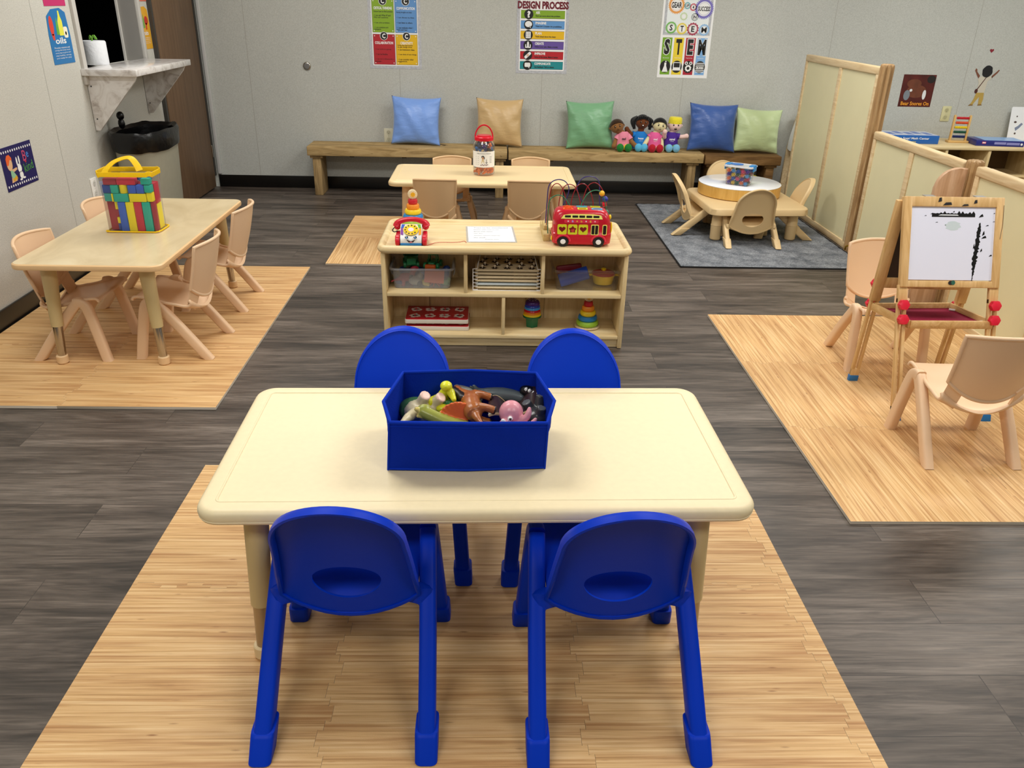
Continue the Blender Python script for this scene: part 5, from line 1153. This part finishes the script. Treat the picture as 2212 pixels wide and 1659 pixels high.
# rear legs and rear board
RMt = lambda x: x
P2 = V((-.02, .20, 0)); U2 = (V((-.005, P1.y+.02, .81))-P2); L2 = U2.length; U2 = U2.normalized(); N2 = V((0, U2.z, -U2.y)).normalized(); Xr = U2.cross(N2).normalized()
RM = M(((Xr.x, U2.x, N2.x, P2.x), (Xr.y, U2.y, N2.y, P2.y), (Xr.z, U2.z, N2.z, P2.z), (0, 0, 0, 1)))
for x in (X0, X1): slotleg('leg', es, -x if Xr.x < 0 else x, RM, L2)
sg = -1 if Xr.x < 0 else 1
b = MB(PINE)
for x in (X0, X1): b.box((sg*x, L2*.72, 0), (.042, L2*.52, .022), bev=.003)
b.box((sg*mxx, L2*.56, 0), (X1-X0, .045, .02), bev=.003).box((sg*mxx, L2*.97, 0), (X1-X0, .04, .02), bev=.003); b.build('rear_frame', es, RM)
MB(C('#3a3027', .7)).box((sg*mxx, L2*.77, 0), (X1-X0-.03, L2*.38, .008)).build('chalk_board', es, RM)
KN = C('#e0203c', .35)
def knob(p, d, parent):
    b = MB(KN); zx = V(d).normalized(); q_ = zx.to_track_quat('Z', 'Y').to_matrix().to_4x4()
    pts = [((.0195+.002*math.cos(6*a))*math.cos(a), (.0195+.002*math.cos(6*a))*math.sin(a)) for a in (i*PI/24 for i in range(48))]
    b.prism(pts, .0, .02, T(*p) @ q_, bev=.002); b.build('knob', parent)
for x in (X0, X1):
    for l in (.455, .52): knob(FM @ V((x, l*LL, .010)), NRM, es)
    for l in (.43, .54): knob(RM @ V((sg*x, l*L2, .012)), N2, es)
MB(C('#c9c7c2', .3, .5, .7)).box((-.08, P1.y+.012, .8165), (.04, .03, .003)).box((.12, P1.y+.012, .8165), (.04, .03, .003)).build('hinge', es)
# tray
tz = .352; c0, c1, c2, c3 = V((-.14, -.05, tz)), V((.19, -.045, tz)), V((.13, .165, tz)), V((-.20, .15, tz))
MB(C('#8c1f3c', .75, .2, var=.06, vs=90)).loft([[(p.x, p.y, tz-.004) for p in (c0, c1, c2, c3)], [(p.x, p.y, tz) for p in (c0, c1, c2, c3)]]).build('tray_bottom', es)
b = MB(PINE)
for a, e in ((c0, c1), (c1, c2), (c2, c3), (c3, c0)): b.tube([a+V((0, 0, .005)), e+V((0, 0, .005))], 0, 8, flat=(.007, .016), up=(0, 0, 1))
b.build('tray_frame', es)
tag(MB(C('#e8e6e0', .8)).cyl((0, 0, .0), (.022, .003, .0), .0045, n=10).build('chalk', None, T(1.95, 2.94, .012+tz+.0046)), 'white chalk stub lying at the front right of the easel tray', 'chalk', 'chalk stubs')
tag(MB(C('#dcd6cf', .8)).cyl((0, 0, .0), (.02, -.01, .0), .0045, n=10).build('chalk', None, T(1.90, 3.08, .012+tz+.0046)), 'pale chalk stub lying at the back right corner of the easel tray', 'chalk', 'chalk stubs')
# ================================================================ fabric bin with toy animals
ZF = .012+ZT-.012+.0012
CLOTH = C('#0b2c9e', .85, .06, bmp=.25, bs=220); HEM = C('#1236b0', .85, .06)
fb_ = thing('fabric_bin', 'open dark blue fabric bin full of toy animals on the front table', 'fabric bin', (0, 0, ZF))
bot = [(-.228, 1.622), (-.045, 1.618), (.138, 1.632), (.140, 1.735), (.128, 1.84), (-.04, 1.845), (-.212, 1.838), (-.222, 1.73)]
top = [(-.217, 1.598), (-.04, 1.594), (.139, 1.600), (.163, 1.70), (.126, 1.838), (-.04, 1.852), (-.210, 1.836), (-.243, 1.69)]
def dens(P, k=8):
    o = []
    for i in range(len(P)):
        a, c = V((*P[i], 0)), V((*P[(i+1) % len(P)], 0))
        for j in range(k): q = a.lerp(c, j/k); o.append((q.x, q.y))
    return o
bo_, to_ = dens(bot), dens(top); n_ = len(bo_)
def lev(v, off=0, wr=0):
    r = []; cx, cy = -.04, 1.73
    for i in range(n_):
        x = bo_[i][0]+(to_[i][0]-bo_[i][0])*v; y = bo_[i][1]+(to_[i][1]-bo_[i][1])*v
        s_ = wr*.0045*math.sin(i*.9+v*7)*math.sin(v*PI)*abs(math.sin(PI*i/8)); d = V((x-cx, y-cy, 0)).normalized(); r.append((x-d.x*(off+s_), y-d.y*(off+s_), (.137+.015*min(1, max(0, (to_[i][1]-1.6)/.23)))*v))
    return r
b = MB(CLOTH).loft([lev(i/8, 0, 1) for i in range(9)]+[lev(1-i/8*.97, .004, 1) for i in range(9)], True, True); b.build('cloth_body', fb_)
b = MB(HEM).tube([V(p)+V((0, 0, .001)) for p in lev(1, .002)], .0042, 8, True).tube([V(p) for p in lev(.93, -.0006)], .0012, 5, True).tube([V(p)+V((0, 0, .003)) for p in lev(0, 0)], .003, 6, True)
for k in (0, 16, 32, 48): b.tube([V(lev(j/6, -.001)[k]) for j in range(7)], .0025, 6)
b.build('hem_piping', fb_)
def an(name, label, cols, fn, vox=.003, sm=2, parts=()):
    ms = [C(c, .28, .5) for c in cols]; b = MB(*ms); fn(b, ms); o = b.blob(name, None, vox, sm); return tag(o, label, 'toy animal', 'toy animals in the blue bin')
def a1(b, m):
    b.use(m[1]).ball((-.178, 1.805, .545), (.045, .032, .034), 14).ball((-.20, 1.82, .535), (.03, .025, .03), 12)
    b.use(m[0]).ball((-.160, 1.785, .553), (.044, .028, .030), 14).tube([(-.17, 1.765, .56), (-.19, 1.72, .567), (-.203, 1.692, .566)], [.016, .011, .005], 10)
    for p, q in (((-.165, 1.79, .565), (-.150, 1.772, .601)), ((-.135, 1.795, .56), (-.112, 1.778, .594))):
        b.use(m[0]).tube([p, q], [.015, .014], 12); d = (V(q)-V(p)).normalized(); b.use(m[2]).tube([V(q)-d*.001, V(q)+d*.003], [.0145, .0135], 12)
an('toy_dinosaur', 'cream and green toy dinosaur on its back with pink soles, left in the bin', ('#d9cda8', '#3f6b43', '#e9c4b4'), a1)
def a2(b, m):
    b.use(m[0]).ball((-.118, 1.81, .55), (.035, .03, .035), 12).tube(spline([(-.12, 1.81, .57), (-.102, 1.815, .592), (-.098, 1.81, .612)], 4), .014, 10).ball((-.10, 1.80, .615), (.016, .018, .012), 10)
    b.tube([(-.09, 1.80, .60), (-.078, 1.77, .588)], [.012, .006], 8).tube([(-.13, 1.80, .575), (-.145, 1.775, .578)], [.013, .01], 8).ball((-.108, 1.775, .565), (.018, .014, .012), 10)
an('toy_dragon', 'bright yellow toy dragon with raised neck in the bin', ('#dfe02c',), a2)
def a3(b, m):
    b.use(m[0]).ball((-.085, 1.79, .557), (.03, .026, .022), 14)
    for i in range(7): b.ball((-.105+.008*i, 1.785+.006*(i % 2), .575-.001*(i-3)**2*.5), .007, 8)
    b.use(m[1]).ball((-.122, 1.745, .562), (.008, .01, .010), 8)
an('toy_turtle', 'bumpy green toy turtle between the yellow dragon and the brown horse', ('#3d8a58', '#4f9a70'), a3)
def a4(b, m):
    b.use(m[0]).tube(spline([(-.155, 1.735, .578), (-.13, 1.725, .57), (-.09, 1.715, .556), (-.04, 1.71, .545)], 5), .016, 10).use(m[2]).tube([(-.15, 1.735, .574), (-.172, 1.728, .588)], [.012, .005], 8).tube([(-.15, 1.73, .568), (-.168, 1.722, .571)], [.010, .004], 8)
    b.use(m[0]).ball((-.150, 1.736, .586), (.016, .013, .009), 10)
    for i in range(11):
        a = math.radians(20+i*13); b.use(m[1]).tube([(-.068, 1.725, .552), (-.068+.050*math.cos(a)*1.0, 1.735, .552+.052*math.sin(a))], [.005, .0045], 8)
an('toy_dinosaur', 'green-yellow open-mouthed toy dinosaur with orange sail', ('#9aa048', '#e2682a', '#d2c06a'), a4, .0026)
def a5(b, m):
    b.use(m[0]).tube([(-.012, 1.82, .566), (-.05, 1.838, .578), (-.083, 1.85, .585)], [.013, .016, .013], 12)
    for i in range(9):
        for k in range(3): b.ball((-.02-.007*i, 1.816+.003*i+.006*(k-1), .582+.0016*i), .004, 6)
    b.use(m[1]).ball((-.022, 1.805, .565), (.012, .008, .009), 8)
an('toy_crocodile', 'grey scaly toy crocodile end pointing up behind the brown horse', ('#9c9f94', '#c9c05a'), a5, .0026)
b = MB(C('#a5602f', .3), C('#1e1510', .4))
quad(b, b.mats[0], b.mats[1], .042, .042, .03, .014, .045, .009, True)
o = b.blob('toy_horse', None, .0028, 2, T(-.028, 1.765, .577) @ RZ(97) @ RX(-72) @ T(0, 0, -.042) @ S(1.12, 1.12, 1.12)); tag(o, 'brown toy horse with black mane lying on its side in the middle of the bin', 'toy animal', 'toy animals in the blue bin')
def a7(b, m):
    b.use(m[0]).tube(spline([(-.025, 1.842, .584), (-.005, 1.842, .576), (.03, 1.842, .574), (.065, 1.838, .572), (.095, 1.832, .566)], 4), [.006, .008, .010, .013, .015, .017, .018, .019, .019, .019, .018, .017, .016, .015, .014, .013, .01], 12)
    b.tube([(-.022, 1.842, .582), (-.034, 1.835, .602)], [.008, .003], 8).tube([(-.022, 1.842, .582), (-.046, 1.85, .594)], [.008, .003], 8)
an('toy_dolphin', 'slate grey toy dolphin lying along the back of the bin', ('#5f6b70',), a7)
b = MB(C('#3a2a2c', .25))
def manta(u, v):
    x = .005+.125*u; s_ = math.sin(u*PI*2.6+.6); return (x, 1.735+.075*v+.03*u, .566+.017*s_*(.4+.6*v)+.02*max(0, u-.55)*(v)*2.2)
b.surf(manta, 26, 12, .006); b.use(C('#c9b184', .35)).tube([V(manta(i/26, 0))+V((0, -.001, -.003)) for i in range(27)], .0036, 8).tube([V(manta(i/26, 1))+V((0, .001, -.003)) for i in range(27)], .003, 8)
tag(b.build('toy_manta_ray', None), 'dark brown toy manta ray with tan edges, folded behind the pink octopus', 'toy animal', 'toy animals in the blue bin')
def a9(b, m):
    b.use(m[0]).tube(spline([(.085, 1.84, .585), (.11, 1.835, .583), (.135, 1.815, .566)], 4), [.008, .013, .015, .016, .016, .015, .013, .011, .008], 12)
    b.use(m[1])
    for i in range(4):
        for k in range(4): b.ball((.098+.009*i+.002*k, 1.830-.004*i+.004*(k-1.5), .5985-.0028*i-.0012*abs(k-1.5)*2-.0006*k), .0028, 6)
an('toy_whale_shark', 'black toy whale shark with white spots at the back right of the bin', ('#17191c', '#eef0ee'), a9, .0022, 1)
def a10(b, m):
    b.use(m[0]).ball((.060, 1.735, .575), (.030, .028, .032), 18).ball((.045, 1.71, .556), (.016, .014, .014), 12)
    for p in (((.075, 1.72, .556), (.098, 1.715, .575), (.104, 1.722, .598)), ((.078, 1.70, .55), (.105, 1.70, .558), (.120, 1.705, .577)), ((.06, 1.70, .55), (.085, 1.685, .545), (.10, 1.69, .55)), ((.05, 1.70, .55), (.06, 1.68, .543), (.075, 1.675, .543))): b.tube(spline(p, 4), [.011, .011, .0105, .010, .009, .008, .007, .005, .003], 10)
    b.use(m[1]).ball((.040, 1.703, .570), (.006, .0045, .0055), 10).ball((.057, 1.7055, .574), .006, 10); b.use(m[2]).ball((.0575, 1.7005, .5755), .0032, 8)
an('toy_octopus', 'shiny pink toy octopus at the front of the bin', ('#e39aa6', '#f4f2f0', '#1a1414'), a10, .0022, 1)
def a11(b, m):
    b.use(m[0]).ball((.122, 1.755, .545), (.032, .035, .032), 14).ball((.105, 1.74, .555), (.014, .012, .014), 10).tube([(.135, 1.75, .56), (.145, 1.735, .566)], [.01, .006], 8)
    for p, q in (((.11, 1.775, .56), (.098, 1.772, .585)), ((.13, 1.775, .56), (.134, 1.785, .597)), ((.13, 1.745, .56), (.135, 1.742, .585))):
        b.use(m[0]).tube([p, q], [.014, .012], 10); d = (V(q)-V(p)).normalized(); b.use(m[1]).tube([V(q), V(q)+d*.002], [.0125, .012], 12)
an('toy_rhino', 'dark grey toy rhino lying upside down at the right of the bin', ('#3a3d40', '#5b5f63'), a11)
def a12(b, m):
    b.use(m[0]).tube([(-.185, 1.70, .53), (-.165, 1.70, .556), (-.150, 1.70, .55)], [.014, .014, .012], 10)
    for i in range(5): b.use(m[1]).tube([(-.184+.008*i, 1.686, .55-.003*abs(i-2)), (-.184+.008*i, 1.70, .566-.002*abs(i-2))], .003, 6)
an('toy_lizard', 'small dark green ridged toy lizard at the front left of the bin', ('#2c4636', '#56755a'), a12)
# ================================================================ block bag on the left table
ZL = .012+ZT-.012+.0005
CV = C
Bc = {'r': '#cf3348', 'R': '#a83442', 'b': '#3a68d0', 'B': '#274c9c', 'y': '#fbe81e', 't': '#24b5a0', 'T': '#3aa59a'}
cn = {'r': 'red', 'R': 'dark red', 'b': 'blue', 'B': 'dark blue', 'y': 'yellow', 't': 'teal', 'T': 'dull teal'}
bgM = T(-1.625, 3.735, ZL) @ RZ(2) @ S(.92, 1, 1)
def blk(c, x0, x1, z0, z1, y0, y1, label, cyl=False):
    m = C(Bc[c], .55, .3, bmp=.12, bs=60); g = .0009; b = MB(m)
    if cyl: b.lathe([((x1-x0)/2-.003, 0), ((x1-x0)/2-g, .003), ((x1-x0)/2-g, z1-z0-.003), ((x1-x0)/2-.003, z1-z0-g)], 24)
    else: b.box((0, 0, (z1-z0)/2), (x1-x0-2*g, y1-y0-2*g, z1-z0-g), bev=.003)
    o = b.build('foam_block', None, bgM @ T((x0+x1)/2, (y0+y1)/2, z0)); tag(o, label, 'block', 'soft blocks in the clear bag')
F0, F1, G1 = -.056, -.016, .052
Z0, Z1, Z2, Z3, Z4 = .004, .138, .176, .214, .243
for c, x0, x1, z0, z1, y0, y1, l in (
    ('R', -.118, -.078, Z0, Z1, -.03, .03, 'dark red upright block at the left edge of the block bag'),
    ('y', -.078, -.058, .100, Z1, -.04, 0, 'small yellow block topmost of the narrow column in the block bag'), ('R', -.078, -.058, .066, .100, -.04, 0, 'small dark red block in the narrow column of the block bag'),
    ('y', -.078, -.058, .036, .066, -.04, 0, 'small yellow block second lowest in the narrow column of the block bag'), ('B', -.078, -.058, Z0, .036, -.04, 0, 'small dark blue block lowest in the narrow column of the block bag'),
    ('b', -.058, -.020, Z0, Z1, F0, F1, 'blue upright block in the front row of the block bag'), ('y', -.020, .020, Z0, Z1, F0, F1, 'yellow upright block in the middle of the block bag front'),
    ('r', .020, .058, Z0, Z1, F0, F1, 'red upright block in the front row, right of the yellow one'), ('t', .058, .096, Z0, Z1, F0, F1, 'teal upright block in the front row of the block bag'), ('R', .096, .118, Z0, Z1, F0+.012, F1, 'narrow dark red upright block at the right edge of the block bag'),
    ('T', -.118, -.080, Z1, Z2, F0+.01, F1, 'dull teal block at the left, above the dark red upright block'), ('y', -.080, -.070, Z1, Z2, F0, F1, 'thin yellow block left of the long teal block'), ('t', -.070, .002, Z1, Z2, F0, F1, 'long teal block lying above the blue and yellow uprights'),
    ('y', .004, .086, Z1, Z2, F0, F1, 'long yellow block lying above the red and teal uprights'), ('y', .086, .116, Z1, Z2+.004, F0+.006, F1, 'short yellow block at the right end of its layer'),
    ('B', -.118, -.078, Z2, Z3, F0+.006, F1, 'dark blue block at the left of the third layer in the bag'), ('t', -.078, -.040, Z2, Z3, F0, F1, 'teal square block left of the yellow cylinder'),
    ('b', .004, .044, Z2, Z3, F0, F1, 'blue block just right of the yellow cylinder'), ('b', .044, .082, Z2, Z3, F0, F1, 'blue block second to the right of the yellow cylinder'), ('t', .082, .116, Z2+.004, Z3, F0, F1, 'teal block at the right of the third layer in the bag'),
    ('R', -.108, -.044, Z3, Z4, F0, F1, 'dark red block under the yellow zip at the left'), ('r', -.044, .046, Z3, Z4, F0, F1, 'red block under the yellow zip in the middle'), ('t', .070, .114, Z3+.002, Z4, F0, F1, 'teal block under the yellow zip at the right'),
    ('B', -.06, .04, Z3+.01, Z4+.012, -.006, .035, 'dark blue block lying on top inside the bag'), ('b', .042, .10, Z3+.01, Z4+.012, -.006, .03, 'blue block lying on top at the back right inside the bag'),
    ('r', -.116, -.04, Z0, .12, .0, G1, 'red block standing at the back left of the bag'), ('t', -.04, .04, Z0, .12, -.01, G1, 'teal block standing at the back of the bag'), ('y', .04, .116, Z0, .12, -.01, G1, 'yellow block standing at the back right of the bag'),
    ('b', -.116, .0, .12, Z3, .0, G1, 'blue block at the back left of the upper bag'), ('r', .0, .116, .12, Z3, -.01, G1, 'red block at the back right of the upper bag')):
    blk(c, x0, x1, z0, z1, y0, y1, l)
blk('y', -.040, .002, Z2, Z3+.002, F0, F0+.04, 'yellow cylinder block in the middle of the third layer', True)
t = thing('block_bag', 'clear zip bag with yellow trim and handle full of soft blocks', 'bag', mx=bgM)
def bagr(sx, sy, z, wob=0): return [(x+wob*.003*math.sin(5*i), y, z+wob*.004*math.sin(i*.7)) for i, (x, y) in enumerate(rrect(.246*sx, .126*sy, .02, 6))]
MB(mat_clear('bag_vinyl', '#ffffff', .02, .035, .08)).loft([bagr(1, 1, .002), bagr(1.0, 1.0, .06), bagr(1.0, 1.02, .14), bagr(1.02, 1.02, .2), bagr(1.04, 1.04, .252, 1)], True, False).build('vinyl_body', t)
YT = C('#f4c70f', .5, .3, bmp=.3, bs=120)
b = MB(YT); pp = bagr(1.05, 1.06, .262, 1); b.tube(pp, 0, 10, True, flat=(.0025, .011), up=(0, 0, 1)).build('zip_band', t)
pts = spline([(-.085, -.066, .268), (-.078, -.05, .285), (-.05, -.02, .31), (-.005, .0, .324), (.025, .0, .322), (.05, -.01, .296), (.064, -.02, .272)], 6)
MB(YT).tube(pts, 0, 10, flat=(.016, .0022), up=(0, -.3, 1)).build('handle', t)
MB(YT).tube([(x*1.06+.004*math.sin(i), y*1.08-.001, .004+.003*abs(math.sin(i*.9))) for i, (x, y, _) in enumerate(bagr(1, 1, 0))], .0035, 8, True).build('base_piping', t)
# ================================================================ jar of connectors on the back table
zj = .4612
t = thing('connector_jar', 'clear jar with red lid and handle and white label on the back table', 'jar', (-.03, 5.285, zj))
MB(mat_clear('jar_plastic', '#f2f4f4', .04, .07)).lathe([(.058, .0), (.066, .004), (.069, .012), (.069, .17), (.066, .195), (.055, .21), (.054, .222)], 40).build('jar_body', t)
b = MB(RED).lathe([(.058, .212), (.060, .214), (.060, .232), (.057, .235), (.045, .236), (.044, .243), (.0, .244)], 40); b.build('lid', t)
MB(RED).tube([(.056*math.cos(a), 0, .226+.078*math.sin(a)) for a in (i*PI/20 for i in range(21))], 0, 10, flat=(.0045, .006), up=(0, 1, 0)).build('handle', t)
b = MB(WHITE).surf(lambda u, v: (.0695*math.sin((u-.5)*2.9), -.0695*math.cos((u-.5)*2.9), .053+.098*v), 28, 2)
b.use(C('#86b04a', .5)).surf(lambda u, v: (.0697*math.sin(1.36+.12*u), -.0697*math.cos(1.36+.12*u), .053+.098*v), 3, 2)
lb = b.build('paper_label', t)
b = MB(C('#3a3d42', .5)); tb_ = MB(); 
bb = bmesh.new(); mm = MB(C('#3a3d42', .5)).text('Kiddy Connectors Advanced', .092, .009, T(0, .138, 0)); mm.use(C('#8a8d92', .5))
for i in range(5): mm.flat([(-.055, .118-.012*i), (-.035, .118-.012*i), (-.035, .121-.012*i), (-.055, .121-.012*i)]).flat([(.038, .118-.009*i), (.054, .118-.009*i), (.054, .121-.009*i), (.038, .121-.009*i)])
mm.use(C('#1d1714', .5)).flat(ell(.0095, .0085, 16, -.006, .118)).flat([(.002, .116), (.006, .116), (.005, .104), (.001, .106)]).use(C('#c99a78', .5)).flat(ell(.007, .0075, 14, -.006, .110), T(0, 0, .0003)).use(C('#d9c89a', .5)).flat([(-.016, .078), (.004, .078), (.0, .102), (-.012, .102)]).use(C('#4a4a55', .5)).flat([(.016, .072), (.019, .072), (.019, .104), (.016, .104)]).flat([(.010, .082), (.026, .082), (.026, .085), (.010, .085)]).use(C('#6a4a5a', .5))
for i in range(6): mm.flat(ell(.004, .003, 8, -.018+.0085*i, .067+.003*(i % 2)))
for q in mm.bm.verts: a = q.co.x/.0695; r_ = .0699+q.co.z*.5; z = q.co.y; q.co = V((r_*math.sin(a), -r_*math.cos(a), z))
mm.build('label_print', lb)
jr = random.Random(5)
def piece(m, nm='connector_piece'):
    b = MB(m).ball((0, 0, .012), .0105, 10).ball((0, 0, -.002), (.009, .008, .010), 10)
    for sx in (-1, 1): b.tube([(0, 0, .002), (sx*.014, 0, .006)], [.005, .005], 8).tube([(sx*.003, 0, -.006), (sx*.008, 0, -.017)], [.0055, .0055], 8)
    return b.build(nm)
pc = {k: piece(C(h, .25)) for k, h in (('magenta', '#b01f55'), ('orange', '#ee7a30'), ('navy', '#14204f'), ('blue', '#2f6fb0'), ('purple', '#43206e'), ('black', '#1c1e22'))}
pos = []
for z, r_, nn in ((.020, .048, 8), (.022, .02, 2), (.046, .047, 8), (.072, .046, 7), (.1, .045, 7), (.128, .044, 7), (.156, .048, 9), (.180, .044, 8), (.19, .015, 1)):
    for i in range(nn): pos.append((r_, 2*PI*(i+.3*jr.random())/nn-PI/2, z))
first = set(); cnt = 0
for r_, a, z in pos:
    low = z < .06; cx_ = jr.choice(['orange', 'orange', 'orange', 'black']) if low else jr.choice(['magenta', 'navy', 'blue', 'purple', 'navy', 'orange', 'black'])
    if .06 < z < .14 and math.sin(a) < 2: continue       # behind the label: nothing shows
    o = pc[cx_] if cx_ not in first else pc[cx_].copy()
    if cx_ in first: COL.objects.link(o)
    first.add(cx_)
    o.matrix_basis = T(-.03+r_*math.cos(a), 5.285+r_*math.sin(a), zj+z) @ RZ(jr.uniform(0, 360)) @ RX(jr.uniform(-70, 70)) @ RY(jr.uniform(-60, 60))
    tag(o, cx_+' plastic connector piece '+('at the bottom of' if low else 'in the upper part of')+' the red-lidded jar', 'toy piece', 'connector pieces in the jar')
for k, o in pc.items():
    if k not in first: bpy.data.objects.remove(o)
# ================================================================ tub of bristle pieces on the light disc
zc = .2465+.0850
cM = T(1.775, 5.735, zc) @ RZ(-33)
t = thing('bristle_tub', 'clear tub with blue clip lid full of bristle pieces on the light disc', 'tub', mx=cM)
def cr(w, d, z): return [(x, y, z) for x, y in rrect(w, d, .018, 5)]
MB(mat_clear('tub_plastic', '#eef3fa', .03, .04)).loft([cr(.155, .105, .001), cr(.160, .11, .006), cr(.185, .13, .125)], True, False).build('tub_body', t)
MB(mat_clear('tub_lid', '#f4f6fa', .55, .08, .15)).loft([cr(.188, .133, .124), cr(.205, .148, .126), cr(.205, .148, .132), cr(.19, .135, .137), cr(.17, .115, .134)]).build('lid', t)
b = MB(C('#1f86cf', .3))
for sx in (-1, 1): b.box((sx*.101, 0, .118), (.008, .07, .034), bev=.003).box((sx*.085, 0, .138), (.035, .07, .006), bev=.002)
b.use(C('#2f6fc0', .4)).prism(ell(.045, .035, 24, -.03, .01), .1355, .1385); b.build('blue_clip', t)
def spiky(m):
    b = MB(m).ball((0, 0, 0), .0085, 8)
    for i in range(22):
        z = 1-2*(i+.5)/22; r_ = math.sqrt(1-z*z); a = i*2.4; d = V((r_*math.cos(a), r_*math.sin(a), z)); b.tube([d*.006, d*.0145], [.0026, .0022], 5).ball(d*.0145, .0025, 5)
    return b.build('bristle_piece')
sp = [(n_, spiky(C(h, .3))) for n_, h in (('pink', '#e0507f'), ('orange', '#ee7a3a'), ('red', '#b0202f'), ('blue', '#2d63c0'), ('dark green', '#1f5f45'), ('purple', '#57339c'), ('light blue', '#5aa5dc'), ('yellow', '#e8c93a'))]
used = set(); k = 0
for z, w, d, nx, ny in ((.017, .118, .068, 5, 3), (.045, .126, .074, 5, 3), (.073, .130, .080, 5, 3), (.098, .134, .084, 5, 2)):
    for i in range(nx):
        for j in range(ny):
            if 0 < i < nx-1 and 0 < j < ny-1: continue
            k += 1; nm, src = sp[(k*5+i*3+j) % 8]
            o = src if nm not in used else src.copy()
            if nm in used: COL.objects.link(o)
            used.add(nm)
            o.matrix_basis = cM @ T(-w/2+w*i/(nx-1), -d/2+d*j/(ny-1), z+jr.uniform(-.003, .003)) @ RX(jr.uniform(0, 180)) @ RY(jr.uniform(0, 180))
            tag(o, nm+' bristle piece inside the clear blue-clipped tub', 'toy piece', 'bristle pieces in the clear tub')
# yellow basket under the short bench
t = thing('plastic_basket', 'yellow plastic basket under the short bench, mostly hidden by the light disc', 'basket', (2.03, 6.72, 0))
def qr(w, d, z): return [(x, y, z) for x, y in rrect(w, d, .03, 5)]
MB(C('#e6d21c', .4)).loft([qr(.26, .18, .001), qr(.34, .22, .20), qr(.36, .24, .20), qr(.36, .24, .212), qr(.325, .205, .212), qr(.25, .17, .01)]).build('tub', t)
# ================================================================ light and camera
def area(name, loc, sx, sy, power, col):
    l = bpy.data.lights.new(name, 'AREA'); l.shape = 'RECTANGLE'; l.size = sx; l.size_y = sy; l.energy = power; l.color = col
    o = bpy.data.objects.new(name, l); o.location = loc; COL.objects.link(o); return o
for i, (x, y) in enumerate(((-1.1, -.3), (1.5, -.3), (-1.1, 2.4), (1.5, 2.4), (-1.1, 5.0), (1.5, 5.0), (3.9, 2.4), (3.9, 5.0))):
    area('ceiling_panel_light', (x, y, ZC-.02), 1.2, .6, (30, 28, 34, 33, 42, 44, 42, 46)[i], (1.0, .985, .945))
w = bpy.data.worlds.new('World'); SC.world = w; w.use_nodes = True
w.node_tree.nodes['Background'].inputs[0].default_value = (.8, .85, .9, 1); w.node_tree.nodes['Background'].inputs[1].default_value = .2
cam = bpy.data.cameras.new('camera'); co = bpy.data.objects.new('camera', cam); COL.objects.link(co); SC.camera = co
FPX, pit, rol, yaw = 1740.0, .4448, .0236, .0349
f = V((math.sin(yaw)*math.cos(pit), math.cos(yaw)*math.cos(pit), -math.sin(pit))); rt = V((math.cos(yaw), -math.sin(yaw), 0)); up = rt.cross(f)
r2 = rt*math.cos(rol)+up*math.sin(rol); u2 = up*math.cos(rol)-rt*math.sin(rol)
co.matrix_world = M(((r2.x, u2.x, -f.x, 0), (r2.y, u2.y, -f.y, 0), (r2.z, u2.z, -f.z, 1.48), (0, 0, 0, 1)))
cam.sensor_fit = 'HORIZONTAL'; cam.sensor_width = 36; cam.lens = FPX/2212*36; cam.clip_start = .05; cam.clip_end = 60
vs = SC.view_settings; vs.view_transform = 'Standard'; vs.look = 'None'; vs.gamma = 1; vs.use_curve_mapping = False; vs.exposure = -.12
